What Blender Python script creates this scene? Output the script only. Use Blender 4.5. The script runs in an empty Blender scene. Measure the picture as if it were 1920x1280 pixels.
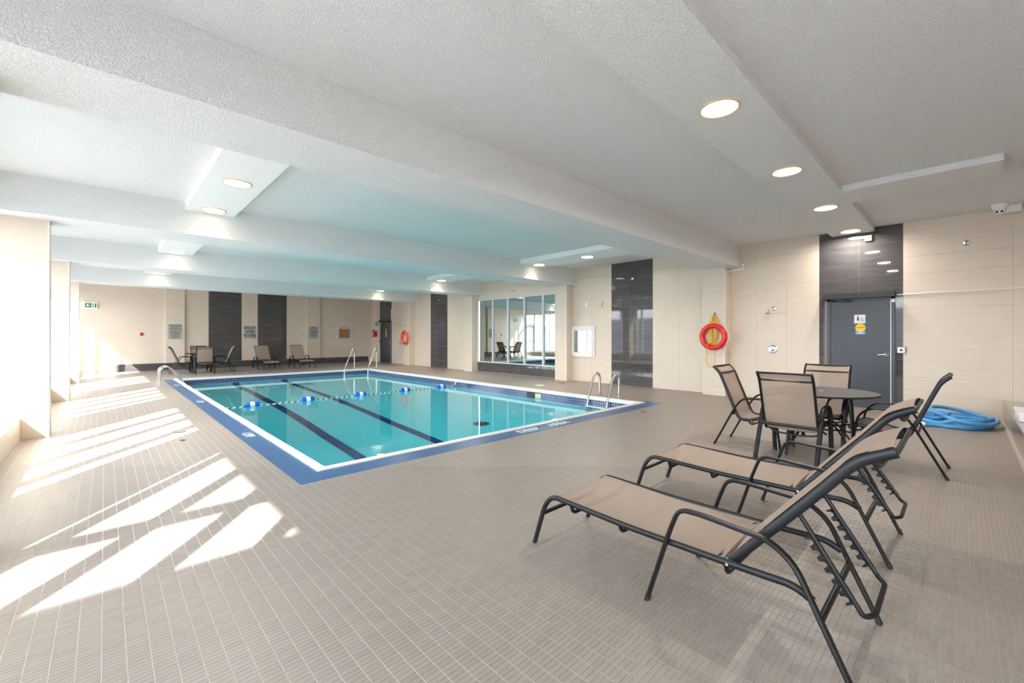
import bpy, math, random
from mathutils import Vector, Matrix
R = math.radians
random.seed(7)
sc = bpy.context.scene
col = sc.collection

# ------------------------------------------------------------------ camera
H = 1.36
TH = R(43.545)
cam_d = bpy.data.cameras.new('camera')
cam = bpy.data.objects.new('camera', cam_d)
col.objects.link(cam)
cam.location = (0, 0, H)
cam.rotation_euler = (R(90), 0, -TH)
cam_d.sensor_width = 36.0
cam_d.lens = 802.73 / 1920 * 36
cam_d.shift_y = -10.22 / 1920
cam_d.clip_start = 0.05
cam_d.clip_end = 500
sc.camera = cam

# ------------------------------------------------------------------ sky, sun, exposure
sc.view_settings.view_transform = 'Standard'
sc.view_settings.look = 'None'
sc.view_settings.gamma = 1
sc.view_settings.exposure = 1.1
sc.view_settings.use_curve_mapping = False
world = bpy.data.worlds.new('winter_sky')
sc.world = world
world.use_nodes = True
wn, wl = world.node_tree.nodes, world.node_tree.links
wn.clear()
w_out = wn.new('ShaderNodeOutputWorld')
w_bg = wn.new('ShaderNodeBackground')
w_geo = wn.new('ShaderNodeTexCoord')
w_sep = wn.new('ShaderNodeSeparateXYZ')
w_ramp = wn.new('ShaderNodeValToRGB')
w_ramp.color_ramp.elements[0].position = 0.0
w_ramp.color_ramp.elements[0].color = (0.90, 0.94, 1.0, 1)
w_ramp.color_ramp.elements[1].position = 0.7
w_ramp.color_ramp.elements[1].color = (0.38, 0.44, 0.52, 1)
wl.new(w_geo.outputs['Generated'], w_sep.inputs[0])
wl.new(w_sep.outputs['Z'], w_ramp.inputs[0])
wl.new(w_ramp.outputs[0], w_bg.inputs['Color'])
w_bg.inputs['Strength'].default_value = 7.2
wl.new(w_bg.outputs[0], w_out.inputs['Surface'])

sun_d = bpy.data.lights.new('sun', 'SUN')
sun_d.energy = 15.5
sun_d.angle = R(0.6)
sun_d.color = (1.0, 0.97, 0.93)
sun = bpy.data.objects.new('sun', sun_d)
col.objects.link(sun)
SUN = Vector((1.0, 1.36, -1.2)).normalized()
sun.rotation_euler = SUN.to_track_quat('-Z', 'Y').to_euler()
sun.location = (-8, -8, 10)
LAMP_W = 17.0          # watts of each ceiling can
sc.cycles.max_bounces = 14
sc.cycles.diffuse_bounces = 8
sc.cycles.glossy_bounces = 6
sc.cycles.transmission_bounces = 10
sc.cycles.transparent_max_bounces = 12
sc.cycles.sample_clamp_indirect = 8.0
sc.cycles.use_denoising = True

# ------------------------------------------------------------------ mesh helper
class MB:
    def __init__(self):
        self.v, self.f, self.uv = [], [], {}

    def box(self, x0, x1, y0, y1, z0, z1, skip=''):
        n = len(self.v)
        self.v += [(x0, y0, z0), (x1, y0, z0), (x1, y1, z0), (x0, y1, z0),
                   (x0, y0, z1), (x1, y0, z1), (x1, y1, z1), (x0, y1, z1)]
        q = {'b': (0, 3, 2, 1), 't': (4, 5, 6, 7), 's': (0, 1, 5, 4), 'e': (1, 2, 6, 5), 'n': (2, 3, 7, 6), 'w': (3, 0, 4, 7)}
        for k, a in q.items():
            if k not in skip:
                self.f.append(tuple(n + i for i in a))
        return self

    def quad(self, a, b, c, d):
        n = len(self.v)
        self.v += [a, b, c, d]
        self.f.append((n, n + 1, n + 2, n + 3))
        return self

    def poly(self, pts):
        n = len(self.v)
        self.v += list(pts)
        self.f.append(tuple(range(n, n + len(pts))))
        return self

    def prism(self, pts, vec):
        """closed extrusion of a planar outline along vec"""
        n, k = len(self.v), len(pts)
        vec = Vector(vec)
        self.v += [tuple(p) for p in pts] + [tuple(Vector(p) + vec) for p in pts]
        self.f.append(tuple(n + i for i in range(k))[::-1])
        self.f.append(tuple(n + k + i for i in range(k)))
        for i in range(k):
            j = (i + 1) % k
            self.f.append((n + i, n + j, n + k + j, n + k + i))
        return self

    def tube(self, pts, ra, rb=None, seg=8, closed=False, side=None, radii=None, square=False):
        """sweep an ellipse: ra across `side`, rb across the other normal"""
        pts = [Vector(p) for p in pts]
        rb = ra if rb is None else rb
        k = len(pts)
        n0 = len(self.v)
        prev = None
        length = 0
        for i, p in enumerate(pts):
            a = pts[(i - 1) % k] if (closed or i > 0) else p
            b = pts[(i + 1) % k] if (closed or i < k - 1) else p
            t = (b - a)
            if t.length < 1e-9:
                t = Vector((0, 0, 1))
            t.normalize()
            if side is not None:
                s = Vector(side)
                s = (s - t * s.dot(t))
                s = s.normalized() if s.length > 1e-6 else Vector((1, 0, 0))
            else:
                s = prev if prev is not None else (Vector((0, 0, 1)) if abs(t.z) < 0.9 else Vector((1, 0, 0)))
                s = (s - t * s.dot(t)).normalized()
            prev = s
            u = t.cross(s)
            m = radii[i] if radii else 1.0
            if i:
                length += (p - pts[i - 1]).length
            for j in range(seg):
                an = 2 * math.pi * (j + (0.5 if square else 0)) / seg
                c, d = math.cos(an), math.sin(an)
                if square:
                    c, d = [max(-1, min(1, q * 1.4142)) for q in (c, d)]
                self.v.append(tuple(p + s * (ra * m * c) + u * (rb * m * d)))
                self.uv[len(self.v) - 1] = (j / seg, length)
        rings = k if closed else k - 1
        for i in range(rings):
            a, b = n0 + i * seg, n0 + ((i + 1) % k) * seg
            for j in range(seg):
                jj = (j + 1) % seg
                self.f.append((a + j, a + jj, b + jj, b + j))
        if not closed:
            self.f.append(tuple(n0 + j for j in range(seg))[::-1])
            self.f.append(tuple(n0 + (k - 1) * seg + j for j in range(seg)))
        return self

    def lathe(self, prof, seg=24, c=(0, 0, 0), axis='z', caps=True):
        n0 = len(self.v)
        for (r, h) in prof:
            for j in range(seg):
                an = 2 * math.pi * j / seg
                p = (r * math.cos(an), r * math.sin(an), h)
                if axis == 'x':
                    p = (h, r * math.cos(an), r * math.sin(an))
                elif axis == 'y':
                    p = (r * math.sin(an), h, r * math.cos(an))
                self.v.append((p[0] + c[0], p[1] + c[1], p[2] + c[2]))
        for i in range(len(prof) - 1):
            for j in range(seg):
                jj = (j + 1) % seg
                a, b = n0 + i * seg, n0 + (i + 1) * seg
                self.f.append((a + j, a + jj, b + jj, b + j))
        if caps:
            self.f.append(tuple(n0 + j for j in range(seg))[::-1])
            e = n0 + (len(prof) - 1) * seg
            self.f.append(tuple(e + j for j in range(seg)))
        return self

    def strip(self, path, x0, x1, nx=1, sag=0.0, thick=0.0):
        """a cloth strip swept along path (y, z) between x0 and x1, with arc length in the UV"""
        def layer(off):
            n0 = len(self.v)
            L = 0
            for i, (y, z) in enumerate(path):
                if i:
                    L += math.hypot(y - path[i - 1][0], z - path[i - 1][1])
                a = path[max(0, i - 1)]
                b = path[min(len(path) - 1, i + 1)]
                ty, tz = b[0] - a[0], b[1] - a[1]
                l = math.hypot(ty, tz) or 1
                ny, nz = -tz / l, ty / l
                for j in range(nx + 1):
                    q = j / nx
                    s = sag * 4 * q * (1 - q) + off
                    self.v.append((x0 + (x1 - x0) * q, y + ny * s, z + nz * s))
                    self.uv[len(self.v) - 1] = (q, L)
            return n0
        n0 = layer(0)
        k = len(path)
        for i in range(k - 1):
            for j in range(nx):
                a = n0 + i * (nx + 1) + j
                self.f.append((a, a + 1, a + nx + 2, a + nx + 1))
        return self

    def build(self, name, m=None, parent=None, smooth=True, kind=None):
        me = bpy.data.meshes.new(name)
        me.from_pydata(self.v, [], self.f)
        if self.uv:
            l = me.uv_layers.new(name='UVMap')
            for lp in me.loops:
                l.data[lp.index].uv = self.uv.get(lp.vertex_index, (0, 0))
        me.update()
        if smooth:
            me.shade_smooth()
            me.set_sharp_from_angle(angle=R(38))
        if m:
            me.materials.append(m)
        o = bpy.data.objects.new(name, me)
        col.objects.link(o)
        if parent:
            o.parent = parent
        if kind:
            o['kind'] = kind
        return o


def empty(name, loc=(0, 0, 0), rz=0.0):
    o = bpy.data.objects.new(name, None)
    o.empty_display_size = 0.1
    col.objects.link(o)
    o.location = loc
    o.rotation_euler = (0, 0, rz)
    return o


def tag(o, label, cat, group=None):
    o['label'] = label
    o['category'] = cat
    if group:
        o['group'] = group
    return o


def thing(name, label, cat, loc=(0, 0, 0), rz=0.0, group=None):
    return tag(empty(name, loc, rz), label, cat, group)


def struct(o):
    o['kind'] = 'structure'
    return o


def copy_tree(o, parent=None):
    c = o.copy()
    col.objects.link(c)
    if parent:
        c.parent = parent
    for ch in list(o.children):
        copy_tree(ch, c)
    return c


def place(proto, used, label, loc, rz, group=None):
    o = proto if not used else copy_tree(proto)
    o.location = loc
    o.rotation_euler = (0, 0, rz)
    o['label'] = label
    if group:
        o['group'] = group
    return o


def rounded(pts, r=0.08, n=6):
    """polyline with its inner corners rounded by quadratic arcs"""
    P = [Vector(p) for p in pts]
    out = [P[0]]
    for i in range(1, len(P) - 1):
        a, b, c = P[i - 1], P[i], P[i + 1]
        rr = min(r, (a - b).length * 0.48, (c - b).length * 0.48)
        s = b + (a - b).normalized() * rr
        e = b + (c - b).normalized() * rr
        for k in range(n + 1):
            t = k / n
            out.append(s * (1 - t) ** 2 + b * (2 * t * (1 - t)) + e * t * t)
    out.append(P[-1])
    return out


def smooth_path(pts, n=5, closed=False):
    P = [Vector(p) for p in pts]
    k = len(P)
    out = []
    rng = range(k) if closed else range(k - 1)
    for i in rng:
        p0 = P[(i - 1) % k] if (closed or i > 0) else P[0]
        p1, p2 = P[i], P[(i + 1) % k]
        p3 = P[(i + 2) % k] if (closed or i + 2 < k) else P[-1]
        for j in range(n):
            t = j / n
            out.append(0.5 * ((2 * p1) + (p2 - p0) * t + (2 * p0 - 5 * p1 + 4 * p2 - p3) * t * t + (3 * p1 - p0 - 3 * p2 + p3) * t ** 3))
    if not closed:
        out.append(P[-1])
    return out


def text(name, body, size, loc, rot, m, parent=None, align='CENTER', extrude=0.0006, sx=1.0, space=1.0):
    c = bpy.data.curves.new(name, 'FONT')
    c.body = body
    c.size = size
    c.align_x = align
    c.align_y = 'CENTER'
    c.extrude = extrude
    c.space_line = space
    c.resolution_u = 3
    c.offset = size * 0.018
    c.materials.append(m)
    o = bpy.data.objects.new(name, c)
    col.objects.link(o)
    o.location = loc
    o.rotation_euler = rot
    o.scale = (sx, 1, 1)
    if parent:
        o.parent = parent
    return o

FACE_S = (R(90), 0, 0)            # lettering on a wall, read while looking along +Y
FACE_W = (R(90), 0, R(-90))       # lettering on a wall, read while looking along +X

# ------------------------------------------------------------------ materials
def srgb(r, g, b):
    f = lambda c: (c / 255 / 12.92) if c <= 10 else ((c / 255 + 0.055) / 1.055) ** 2.4
    return (f(r), f(g), f(b), 1)


def pmat(name, c, rough=0.5, metal=0.0, spec=0.5, emit=None, estr=0.0):
    m = bpy.data.materials.new(name)
    m.use_nodes = True
    b = m.node_tree.nodes['Principled BSDF']
    b.inputs['Base Color'].default_value = c
    b.inputs['Roughness'].default_value = rough
    b.inputs['Metallic'].default_value = metal
    b.inputs['Specular IOR Level'].default_value = spec
    if emit:
        b.inputs['Emission Color'].default_value = emit
        b.inputs['Emission Strength'].default_value = estr
    return m


class NT:
    """tiny node graph helper"""
    def __init__(self, m):
        self.t = m.node_tree
        self.n, self.l = self.t.nodes, self.t.links
        self.b = self.n.get('Principled BSDF')

    def node(self, typ, **kw):
        x = self.n.new(typ)
        for k, v in kw.items():
            setattr(x, k, v)
        return x

    def put(self, sock, v):
        if isinstance(v, (int, float, tuple, list)):
            sock.default_value = v
        else:
            self.l.new(v, sock)

    def math(self, op, a, b=0.0, c=None):
        x = self.node('ShaderNodeMath', operation=op)
        self.put(x.inputs[0], a)
        self.put(x.inputs[1], b)
        if c is not None:
            self.put(x.inputs[2], c)
        return x.outputs[0]

    def mix(self, f, a, b, blend='MIX'):
        x = self.node('ShaderNodeMix', data_type='RGBA', blend_type=blend)
        self.put(x.inputs['Factor'], f)
        self.put(x.inputs[6], a)
        self.put(x.inputs[7], b)
        return x.outputs[2]

    def noise(self, vec, scale, detail=2.0, rough=0.5, dist=0.0):
        x = self.node('ShaderNodeTexNoise')
        self.put(x.inputs['Vector'], vec)
        x.inputs['Scale'].default_value = scale
        x.inputs['Detail'].default_value = detail
        x.inputs['Roughness'].default_value = rough
        x.inputs['Distortion'].default_value = dist
        return x.outputs['Fac']

    def white(self, vec):
        x = self.node('ShaderNodeTexWhiteNoise', noise_dimensions='3D')
        self.put(x.inputs['Vector'], vec)
        return x.outputs

    def pos(self):
        return self.node('ShaderNodeNewGeometry').outputs['Position']

    def sep(self, v):
        x = self.node('ShaderNodeSeparateXYZ')
        self.put(x.inputs[0], v)
        return x.outputs

    def comb(self, a, b, c):
        x = self.node('ShaderNodeCombineXYZ')
        for i, q in enumerate((a, b, c)):
            self.put(x.inputs[i], q)
        return x.outputs[0]

    def bump(self, h, strength, dist):
        x = self.node('ShaderNodeBump')
        x.inputs['Strength'].default_value = strength
        x.inputs['Distance'].default_value = dist
        self.put(x.inputs['Height'], h)
        self.put(self.b.inputs['Normal'], x.outputs[0])
        return x.outputs[0]

    def map(self, v, a, b, c, d):
        x = self.node('ShaderNodeMapRange')
        self.put(x.inputs[0], v)
        for i, q in enumerate((a, b, c, d)):
            x.inputs[i + 1].default_value = q
        return x.outputs[0]

    def base(self, v):
        self.put(self.b.inputs['Base Color'], v)

# deck tile: 3 x 1 inch mosaic. Cells in world position so that laid tiles and far floor agree.
PX, PY, OX, OY = 0.0772, 0.0259, 0.2200, 0.0220


def deck_material(name, joints):
    m = pmat(name, srgb(186, 176, 164), 0.42)
    t = NT(m)
    p = t.pos()
    s = t.sep(p)
    cx = t.math('DIVIDE', t.math('SUBTRACT', s[0], OX), PX)
    cy = t.math('DIVIDE', t.math('SUBTRACT', s[1], OY), PY)
    ix, iy = t.math('FLOOR', cx), t.math('FLOOR', cy)
    cell = t.white(t.comb(ix, iy, 0.0))
    sheet = t.white(t.comb(t.math('FLOOR', t.math('DIVIDE', ix, 4.0)), t.math('FLOOR', t.math('DIVIDE', iy, 12.0)), 3.0))
    c = t.mix(cell['Value'], srgb(142, 131, 122), srgb(151, 141, 132))
    c = t.mix(t.math('MULTIPLY', sheet['Value'], 0.45), c, srgb(151, 140, 131))
    c = t.mix(t.math('MULTIPLY', t.noise(p, 400, 1.0), 0.16), c, srgb(112, 105, 98))
    c = t.mix(t.map(t.noise(p, 0.7, 3.0), 0.35, 0.75, 0.0, 0.18), c, srgb(142, 132, 123))
    if joints:
        fx, fy = t.math('FRACT', cx), t.math('FRACT', cy)
        jx = t.math('GREATER_THAN', t.math('ABSOLUTE', t.math('SUBTRACT', fx, 0.5)), 0.475)
        jy = t.math('GREATER_THAN', t.math('ABSOLUTE', t.math('SUBTRACT', fy, 0.5)), 0.455)
        c = t.mix(t.math('MULTIPLY', jy, 0.3), c, srgb(178, 168, 158))
        c = t.mix(jx, c, srgb(194, 184, 173))
        t.bump(t.math('SUBTRACT', 1.0, t.math('MAXIMUM', jx, jy)), 0.3, 0.001)
    t.base(c)
    return m

M = {}
M['deck_far'] = deck_material('deck mosaic', True)
M['deck_tile'] = deck_material('deck tile', False)
M['grout'] = pmat('grout', srgb(222, 212, 201), 0.9)


def ceiling_material(name, c, strength):
    m = pmat(name, c, 0.9, spec=0.2)
    t = NT(m)
    p = t.pos()
    n1 = t.noise(p, 80, 2.5, 0.6)
    n2 = t.noise(p, 150, 1.0, 0.5)
    h = t.math('ADD', t.map(n1, 0.42, 0.62, 0.0, 1.0), t.math('MULTIPLY', n2, 0.35))
    t.bump(h, strength, 0.006)
    return m
M['stipple'] = ceiling_material('stippled ceiling', srgb(247, 248, 248), 1.0)
M['smooth_white'] = pmat('smooth white paint', srgb(242, 242, 241), 0.7, spec=0.3)


def beige_material():
    m = pmat('beige wall tile', srgb(222, 206, 186), 0.32)
    t = NT(m)
    p = t.pos()
    s = t.sep(p)
    tile = t.white(t.comb(t.math('FLOOR', t.math('MULTIPLY', t.math('ADD', s[0], s[1]), 1.6)), t.math('FLOOR', t.math('DIVIDE', s[2], 0.307)), 1.0))
    rot = t.node('ShaderNodeMapping')
    t.put(rot.inputs['Vector'], p)
    rot.inputs['Rotation'].default_value = (0.55, 0.4, 0.0)
    rot.inputs['Scale'].default_value = (0.9, 0.9, 7.0)
    streak = t.noise(rot.outputs[0], 1.4, 3.0, 0.55, 1.2)
    c = t.mix(t.map(streak, 0.3, 0.7, 0, 1), srgb(217, 201, 183), srgb(222, 207, 190))
    c = t.mix(t.math('MULTIPLY', tile['Value'], 0.2), c, srgb(226, 212, 196))
    t.base(c)
    t.put(t.b.inputs['Roughness'], t.map(streak, 0.2, 0.8, 0.28, 0.42))
    return m
M['beige'] = beige_material()
M['beige_joint'] = pmat('beige joint', srgb(214, 199, 180), 0.85)


def black_material(name, c1, c2, rough):
    m = pmat(name, c1, rough)
    t = NT(m)
    p = t.pos()
    mp = t.node('ShaderNodeMapping')
    t.put(mp.inputs['Vector'], p)
    mp.inputs['Rotation'].default_value = (0.5, 0.35, 0.0)
    mp.inputs['Scale'].default_value = (1, 1, 6)
    n = t.noise(mp.outputs[0], 2.2, 4.0, 0.6, 0.8)
    t.base(t.mix(t.map(n, 0.3, 0.7, 0, 1), c1, c2))
    t.bump(t.noise(p, 2.2, 1.0), 0.025, 0.01)
    return m
M['black_tile'] = black_material('polished charcoal tile', srgb(72, 70, 71), srgb(92, 89, 89), 0.035)
M['black_joint'] = pmat('pale joint', srgb(150, 146, 142), 0.8)
M['dark_base'] = black_material('charcoal base tile', srgb(72, 69, 69), srgb(92, 88, 87), 0.16)


def mosaic_material(name, c1, c2, grout, pitch, rough=0.2, gw=0.07):
    m = pmat(name, c1, rough)
    t = NT(m)
    s = t.sep(t.pos())
    cs = [t.math('DIVIDE', s[i], pitch) for i in range(3)]
    fl = [t.math('FLOOR', c) for c in cs]
    cell = t.white(t.comb(*fl))
    c = t.mix(cell['Value'], c1, c2)
    nrm = t.sep(t.node('ShaderNodeNewGeometry').outputs['True Normal'])
    g = None
    for i in range(3):
        f = t.math('FRACT', t.math('ADD', cs[i], 0.013))
        j = t.math('GREATER_THAN', t.math('ABSOLUTE', t.math('SUBTRACT', f, 0.5)), 0.5 - gw)
        j = t.math('MULTIPLY', j, t.math('LESS_THAN', t.math('ABSOLUTE', nrm[i]), 0.5))
        g = j if g is None else t.math('MAXIMUM', g, j)
    t.base(t.mix(g, c, grout))
    t.bump(t.math('SUBTRACT', 1.0, g), 0.4, 0.002)
    return m
M['blue_deck'] = mosaic_material('blue deck mosaic', srgb(28, 66, 112), srgb(38, 78, 126), srgb(84, 122, 166), 0.0257, 0.3, 0.1)
M['blue_line'] = mosaic_material('blue waterline tile', srgb(28, 38, 86), srgb(46, 58, 112), srgb(150, 164, 196), 0.0605, 0.12, 0.07)
M['pool_white'] = mosaic_material('pool shell tile', srgb(240, 253, 255), srgb(243, 254, 255), srgb(226, 246, 252), 0.10, 0.3, 0.03)
M['lane'] = mosaic_material('lane line tile', srgb(10, 36, 106), srgb(16, 46, 120), srgb(40, 74, 140), 0.0605, 0.3, 0.05)
M['coping'] = pmat('white coping', srgb(240, 234, 226), 0.35)

# pool water: real refraction, red absorbed with depth
mw = bpy.data.materials.new('pool water')
mw.use_nodes = True
tw = NT(mw)
bs = tw.b
bs.inputs['Base Color'].default_value = (1, 1, 1, 1)
bs.inputs['Roughness'].default_value = 0.0
bs.inputs['IOR'].default_value = 1.333
bs.inputs['Transmission Weight'].default_value = 1.0
tw.bump(tw.noise(tw.pos(), 2.2, 1.5, 0.5), 0.012, 0.05)
va = tw.node('ShaderNodeVolumeAbsorption')
va.inputs['Color'].default_value = (0.01, 0.935, 0.985, 1)
va.inputs['Density'].default_value = 0.4
mo = [n for n in tw.n if n.type == 'OUTPUT_MATERIAL'][0]
tw.l.new(va.outputs[0], mo.inputs['Volume'])
M['water'] = mw


def glass_material(name, tint, rough=0.0):
    m = bpy.data.materials.new(name)
    m.use_nodes = True
    t = NT(m)
    t.n.remove(t.b)
    o = [n for n in t.n if n.type == 'OUTPUT_MATERIAL'][0]
    tr = t.node('ShaderNodeBsdfTransparent')
    tr.inputs[0].default_value = tint
    g = t.node('ShaderNodeBsdfGlossy')
    g.inputs['Roughness'].default_value = rough
    lw = t.node('ShaderNodeLayerWeight')
    lw.inputs[0].default_value = 0.5
    fr = t.math('MULTIPLY_ADD', t.math('POWER', lw.outputs['Facing'], 5.0), 0.9, 0.06)
    mx = t.node('ShaderNodeMixShader')
    t.l.new(fr, mx.inputs[0])
    t.l.new(tr.outputs[0], mx.inputs[1])
    t.l.new(g.outputs[0], mx.inputs[2])
    t.l.new(mx.outputs[0], o.inputs['Surface'])
    return m
M['glass'] = glass_material('window glass', (0.97, 0.985, 0.98, 1))
M['mirror_glass'] = pmat('mirrored glass', (0.50, 0.57, 0.56, 1), 0.015, 1.0)
M['alu'] = pmat('pale aluminium', srgb(206, 212, 214), 0.4, 0.1)
M['white_paint'] = pmat('white enamel', srgb(236, 234, 228), 0.4)
M['steel'] = pmat('stainless steel', (0.62, 0.62, 0.60, 1), 0.22, 1.0)
M['chrome'] = pmat('chrome', (0.80, 0.80, 0.80, 1), 0.06, 1.0)
M['frame'] = pmat('charcoal powder coat', srgb(20, 22, 26), 0.42, 0.0, 0.35)
M['black'] = pmat('black plastic', srgb(28, 28, 30), 0.4)
M['rubber'] = pmat('rubber foot', srgb(38, 38, 40), 0.8)
M['door'] = pmat('charcoal door paint', srgb(60, 64, 72), 0.3)
M['door_frame'] = pmat('charcoal frame paint', srgb(66, 68, 76), 0.32)
M['header'] = pmat('dark bronze', srgb(38, 35, 35), 0.4, 0.0)
M['plate_grey'] = pmat('grey sign plate', srgb(170, 172, 166), 0.5)
M['sign_white'] = pmat('white sign', srgb(240, 238, 240), 0.4)
M['ink'] = pmat('black ink', srgb(14, 16, 16), 0.6)
M['ink_grey'] = pmat('grey ink', srgb(40, 44, 46), 0.6)
M['yellow'] = pmat('yellow sticker', srgb(250, 212, 40), 0.5)
M['sky_blue'] = pmat('blue sticker', srgb(72, 132, 214), 0.5)
M['orange_ink'] = pmat('orange ink', srgb(214, 140, 30), 0.5)
M['red'] = pmat('red lifebuoy vinyl', srgb(226, 40, 30), 0.25)
M['orange_red'] = pmat('orange lifebuoy vinyl', srgb(236, 72, 36), 0.3)
M['fire_red'] = pmat('fire red enamel', srgb(196, 26, 34), 0.3)
M['dull_red'] = pmat('dull red plastic', srgb(170, 30, 34), 0.4)
M['cord_white'] = pmat('white cord', srgb(240, 228, 222), 0.8)
M['cork'] = pmat('cork board', srgb(176, 122, 78), 0.8)
M['exit_green'] = pmat('exit green', srgb(12, 84, 60), 0.4)
M['exit_white'] = pmat('exit white', srgb(226, 246, 236), 0.4)
M['beige_plastic'] = pmat('ivory plastic', srgb(226, 210, 180), 0.4)
M['float_blue'] = pmat('blue float', srgb(24, 100, 206), 0.3)
M['float_white'] = pmat('white float', srgb(244, 246, 248), 0.3)
M['box_foam'] = pmat('white box', srgb(238, 238, 240), 0.5)
M['lens_glow'] = pmat('lamp diffuser', (1, 0.95, 0.85, 1), 0.5, emit=(1.0, 0.86, 0.62, 1), estr=5.0)
M['lamp_trim'] = pmat('lamp trim', srgb(226, 206, 168), 0.35)
M['snow'] = pmat('snow', srgb(112, 116, 124), 0.8)  # greyed well below real snow to weaken its bounce onto the left ceiling
M['bark'] = pmat('winter bark', srgb(96, 84, 76), 0.9)
M['brick'] = pmat('pale stucco', srgb(200, 190, 176), 0.9)
M['table_wood'] = pmat('weathered wood', srgb(110, 96, 84), 0.8)
M['lane_stripe'] = pmat('rope', srgb(240, 246, 246), 0.7)
t = NT(M['lane_stripe'])
uvn = t.node('ShaderNodeUVMap')
s = t.sep(uvn.outputs[0])
ph = t.math('FRACT', t.math('ADD', t.math('DIVIDE', s[1], 0.13), s[0]))
t.base(t.mix(t.math('GREATER_THAN', ph, 0.58), srgb(240, 246, 246), srgb(36, 60, 66)))
M['rope_yellow'] = pmat('yellow rope', srgb(244, 196, 32), 0.7)
t = NT(M['rope_yellow'])
uvn = t.node('ShaderNodeUVMap')
s = t.sep(uvn.outputs[0])
ph = t.math('FRACT', t.math('ADD', t.math('DIVIDE', s[1], 0.02), s[0]))
t.base(t.mix(ph, srgb(250, 208, 40), srgb(206, 150, 20)))
M['hose'] = pmat('blue hose', srgb(58, 142, 206), 0.34)
t = NT(M['hose'])
uvn = t.node('ShaderNodeUVMap')
s = t.sep(uvn.outputs[0])
t.bump(t.math('SINE', t.math('MULTIPLY', s[1], 700.0)), 0.35, 0.002)
t.base(t.mix(t.noise(t.pos(), 7.0, 2.0), srgb(62, 146, 212), srgb(104, 180, 232)))


def sling_material():
    m = bpy.data.materials.new('woven sling mesh')
    m.use_nodes = True
    t = NT(m)
    t.b.inputs['Roughness'].default_value = 0.75
    uvn = t.node('ShaderNodeUVMap')
    s = t.sep(uvn.outputs[0])
    st = t.math('SINE', t.math('MULTIPLY', s[1], 2 * math.pi / 0.0085))
    th = t.math('SINE', t.math('MULTIPLY', s[0], 2 * math.pi * 170))
    c = t.mix(t.map(st, -0.5, 0.7, 0, 1), srgb(138, 119, 105), srgb(188, 169, 153))
    c = t.mix(t.map(th, 0.2, 1.0, 0, 0.35), c, srgb(134, 112, 98))
    t.base(c)
    t.bump(t.math('ADD', st, t.math('MULTIPLY', th, 0.5)), 0.4, 0.001)
    o = [n for n in t.n if n.type == 'OUTPUT_MATERIAL'][0]
    tr = t.node('ShaderNodeBsdfTransparent')
    mx = t.node('ShaderNodeMixShader')
    mx.inputs[0].default_value = 0.12
    t.l.new(t.b.outputs[0], mx.inputs[1])
    t.l.new(tr.outputs[0], mx.inputs[2])
    t.l.new(mx.outputs[0], o.inputs['Surface'])
    return m
M['sling'] = sling_material()
M['table_top'] = pmat('dark table top', srgb(30, 28, 27), 0.5)
t = NT(M['table_top'])
t.bump(t.noise(t.pos(), 220, 1.0), 0.25, 0.001)
M['bench_tile'] = mosaic_material('bench tile', srgb(150, 138, 124), srgb(158, 146, 132), srgb(168, 156, 142), 0.30, 0.16, 0.004)
M['bench_trim'] = pmat('bench edge trim', srgb(178, 168, 154), 0.4)

# ------------------------------------------------------------------ room shell
XW, YF, YB = 10.45, 22.0, -5.2       # right wall, far wall, wall behind the camera
XG = -1.32                           # window glass line
ZC, ZB = 3.40, 2.92                  # ceiling and beam soffit
PX0, PX1, PY0, PY1 = 1.55, 7.98, 4.455, 17.15      # outer edge of the coping
BW = 0.255                           # blue band width

# floor base (grout level) around the pool, with the tile layer on top
GZ = -0.0022
b = MB()
for (x0, x1, y0, y1) in ((-0.81, PX0 - BW, YB, YF), (PX1, XW, YB, YF), (PX0 - BW, PX1, YB, PY0 - BW + 0.0), (PX0 - BW, PX1, PY1, YF)):
    b.box(x0, x1, y0, y1, -0.25, GZ)
floor = struct(b.build('floor', M['grout'], smooth=False))


def near_cell(x, y):
    d = x * math.sin(TH) + y * math.cos(TH)
    l = x * math.cos(TH) - y * math.sin(TH)
    return 1.2 < d < 4.5 and abs(l) < 1.28 * d


def in_band(x, y):
    return PX0 - BW < x < PX1 + 0.255 and PY0 - BW - 0.04 < y < PY1

near, far = [], MB()
ix0, ix1 = int((-0.81 - OX) / PX) - 1, int((XW - OX) / PX) + 1
iy0, iy1 = int((YB - OY) / PY), int((YF - OY) / PY) + 1
HOLE = (PX0 - BW, PX1 + 0.255, PY0 - 0.293, PY1)


def far_rect(xa, xb, ya, yb):
    xa, xb, ya, yb = max(xa, -0.807), min(xb, XW), max(ya, YB), min(yb, YF)
    if xb - xa < 1e-5 or yb - ya < 1e-5:
        return
    hx0, hx1, hy0, hy1 = HOLE
    if xb <= hx0 or xa >= hx1 or yb <= hy0 or ya >= hy1:
        far.quad((xa, ya, 0), (xb, ya, 0), (xb, yb, 0), (xa, yb, 0))
        return
    if xa < hx0:
        far_rect(xa, hx0, ya, yb)
        xa = hx0
    if xb > hx1:
        far_rect(hx1, xb, ya, yb)
        xb = hx1
    if ya < hy0:
        far.quad((xa, ya, 0), (xb, ya, 0), (xb, hy0, 0), (xa, hy0, 0))
    if yb > hy1:
        far.quad((xa, hy1, 0), (xb, hy1, 0), (xb, yb, 0), (xa, yb, 0))

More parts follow.
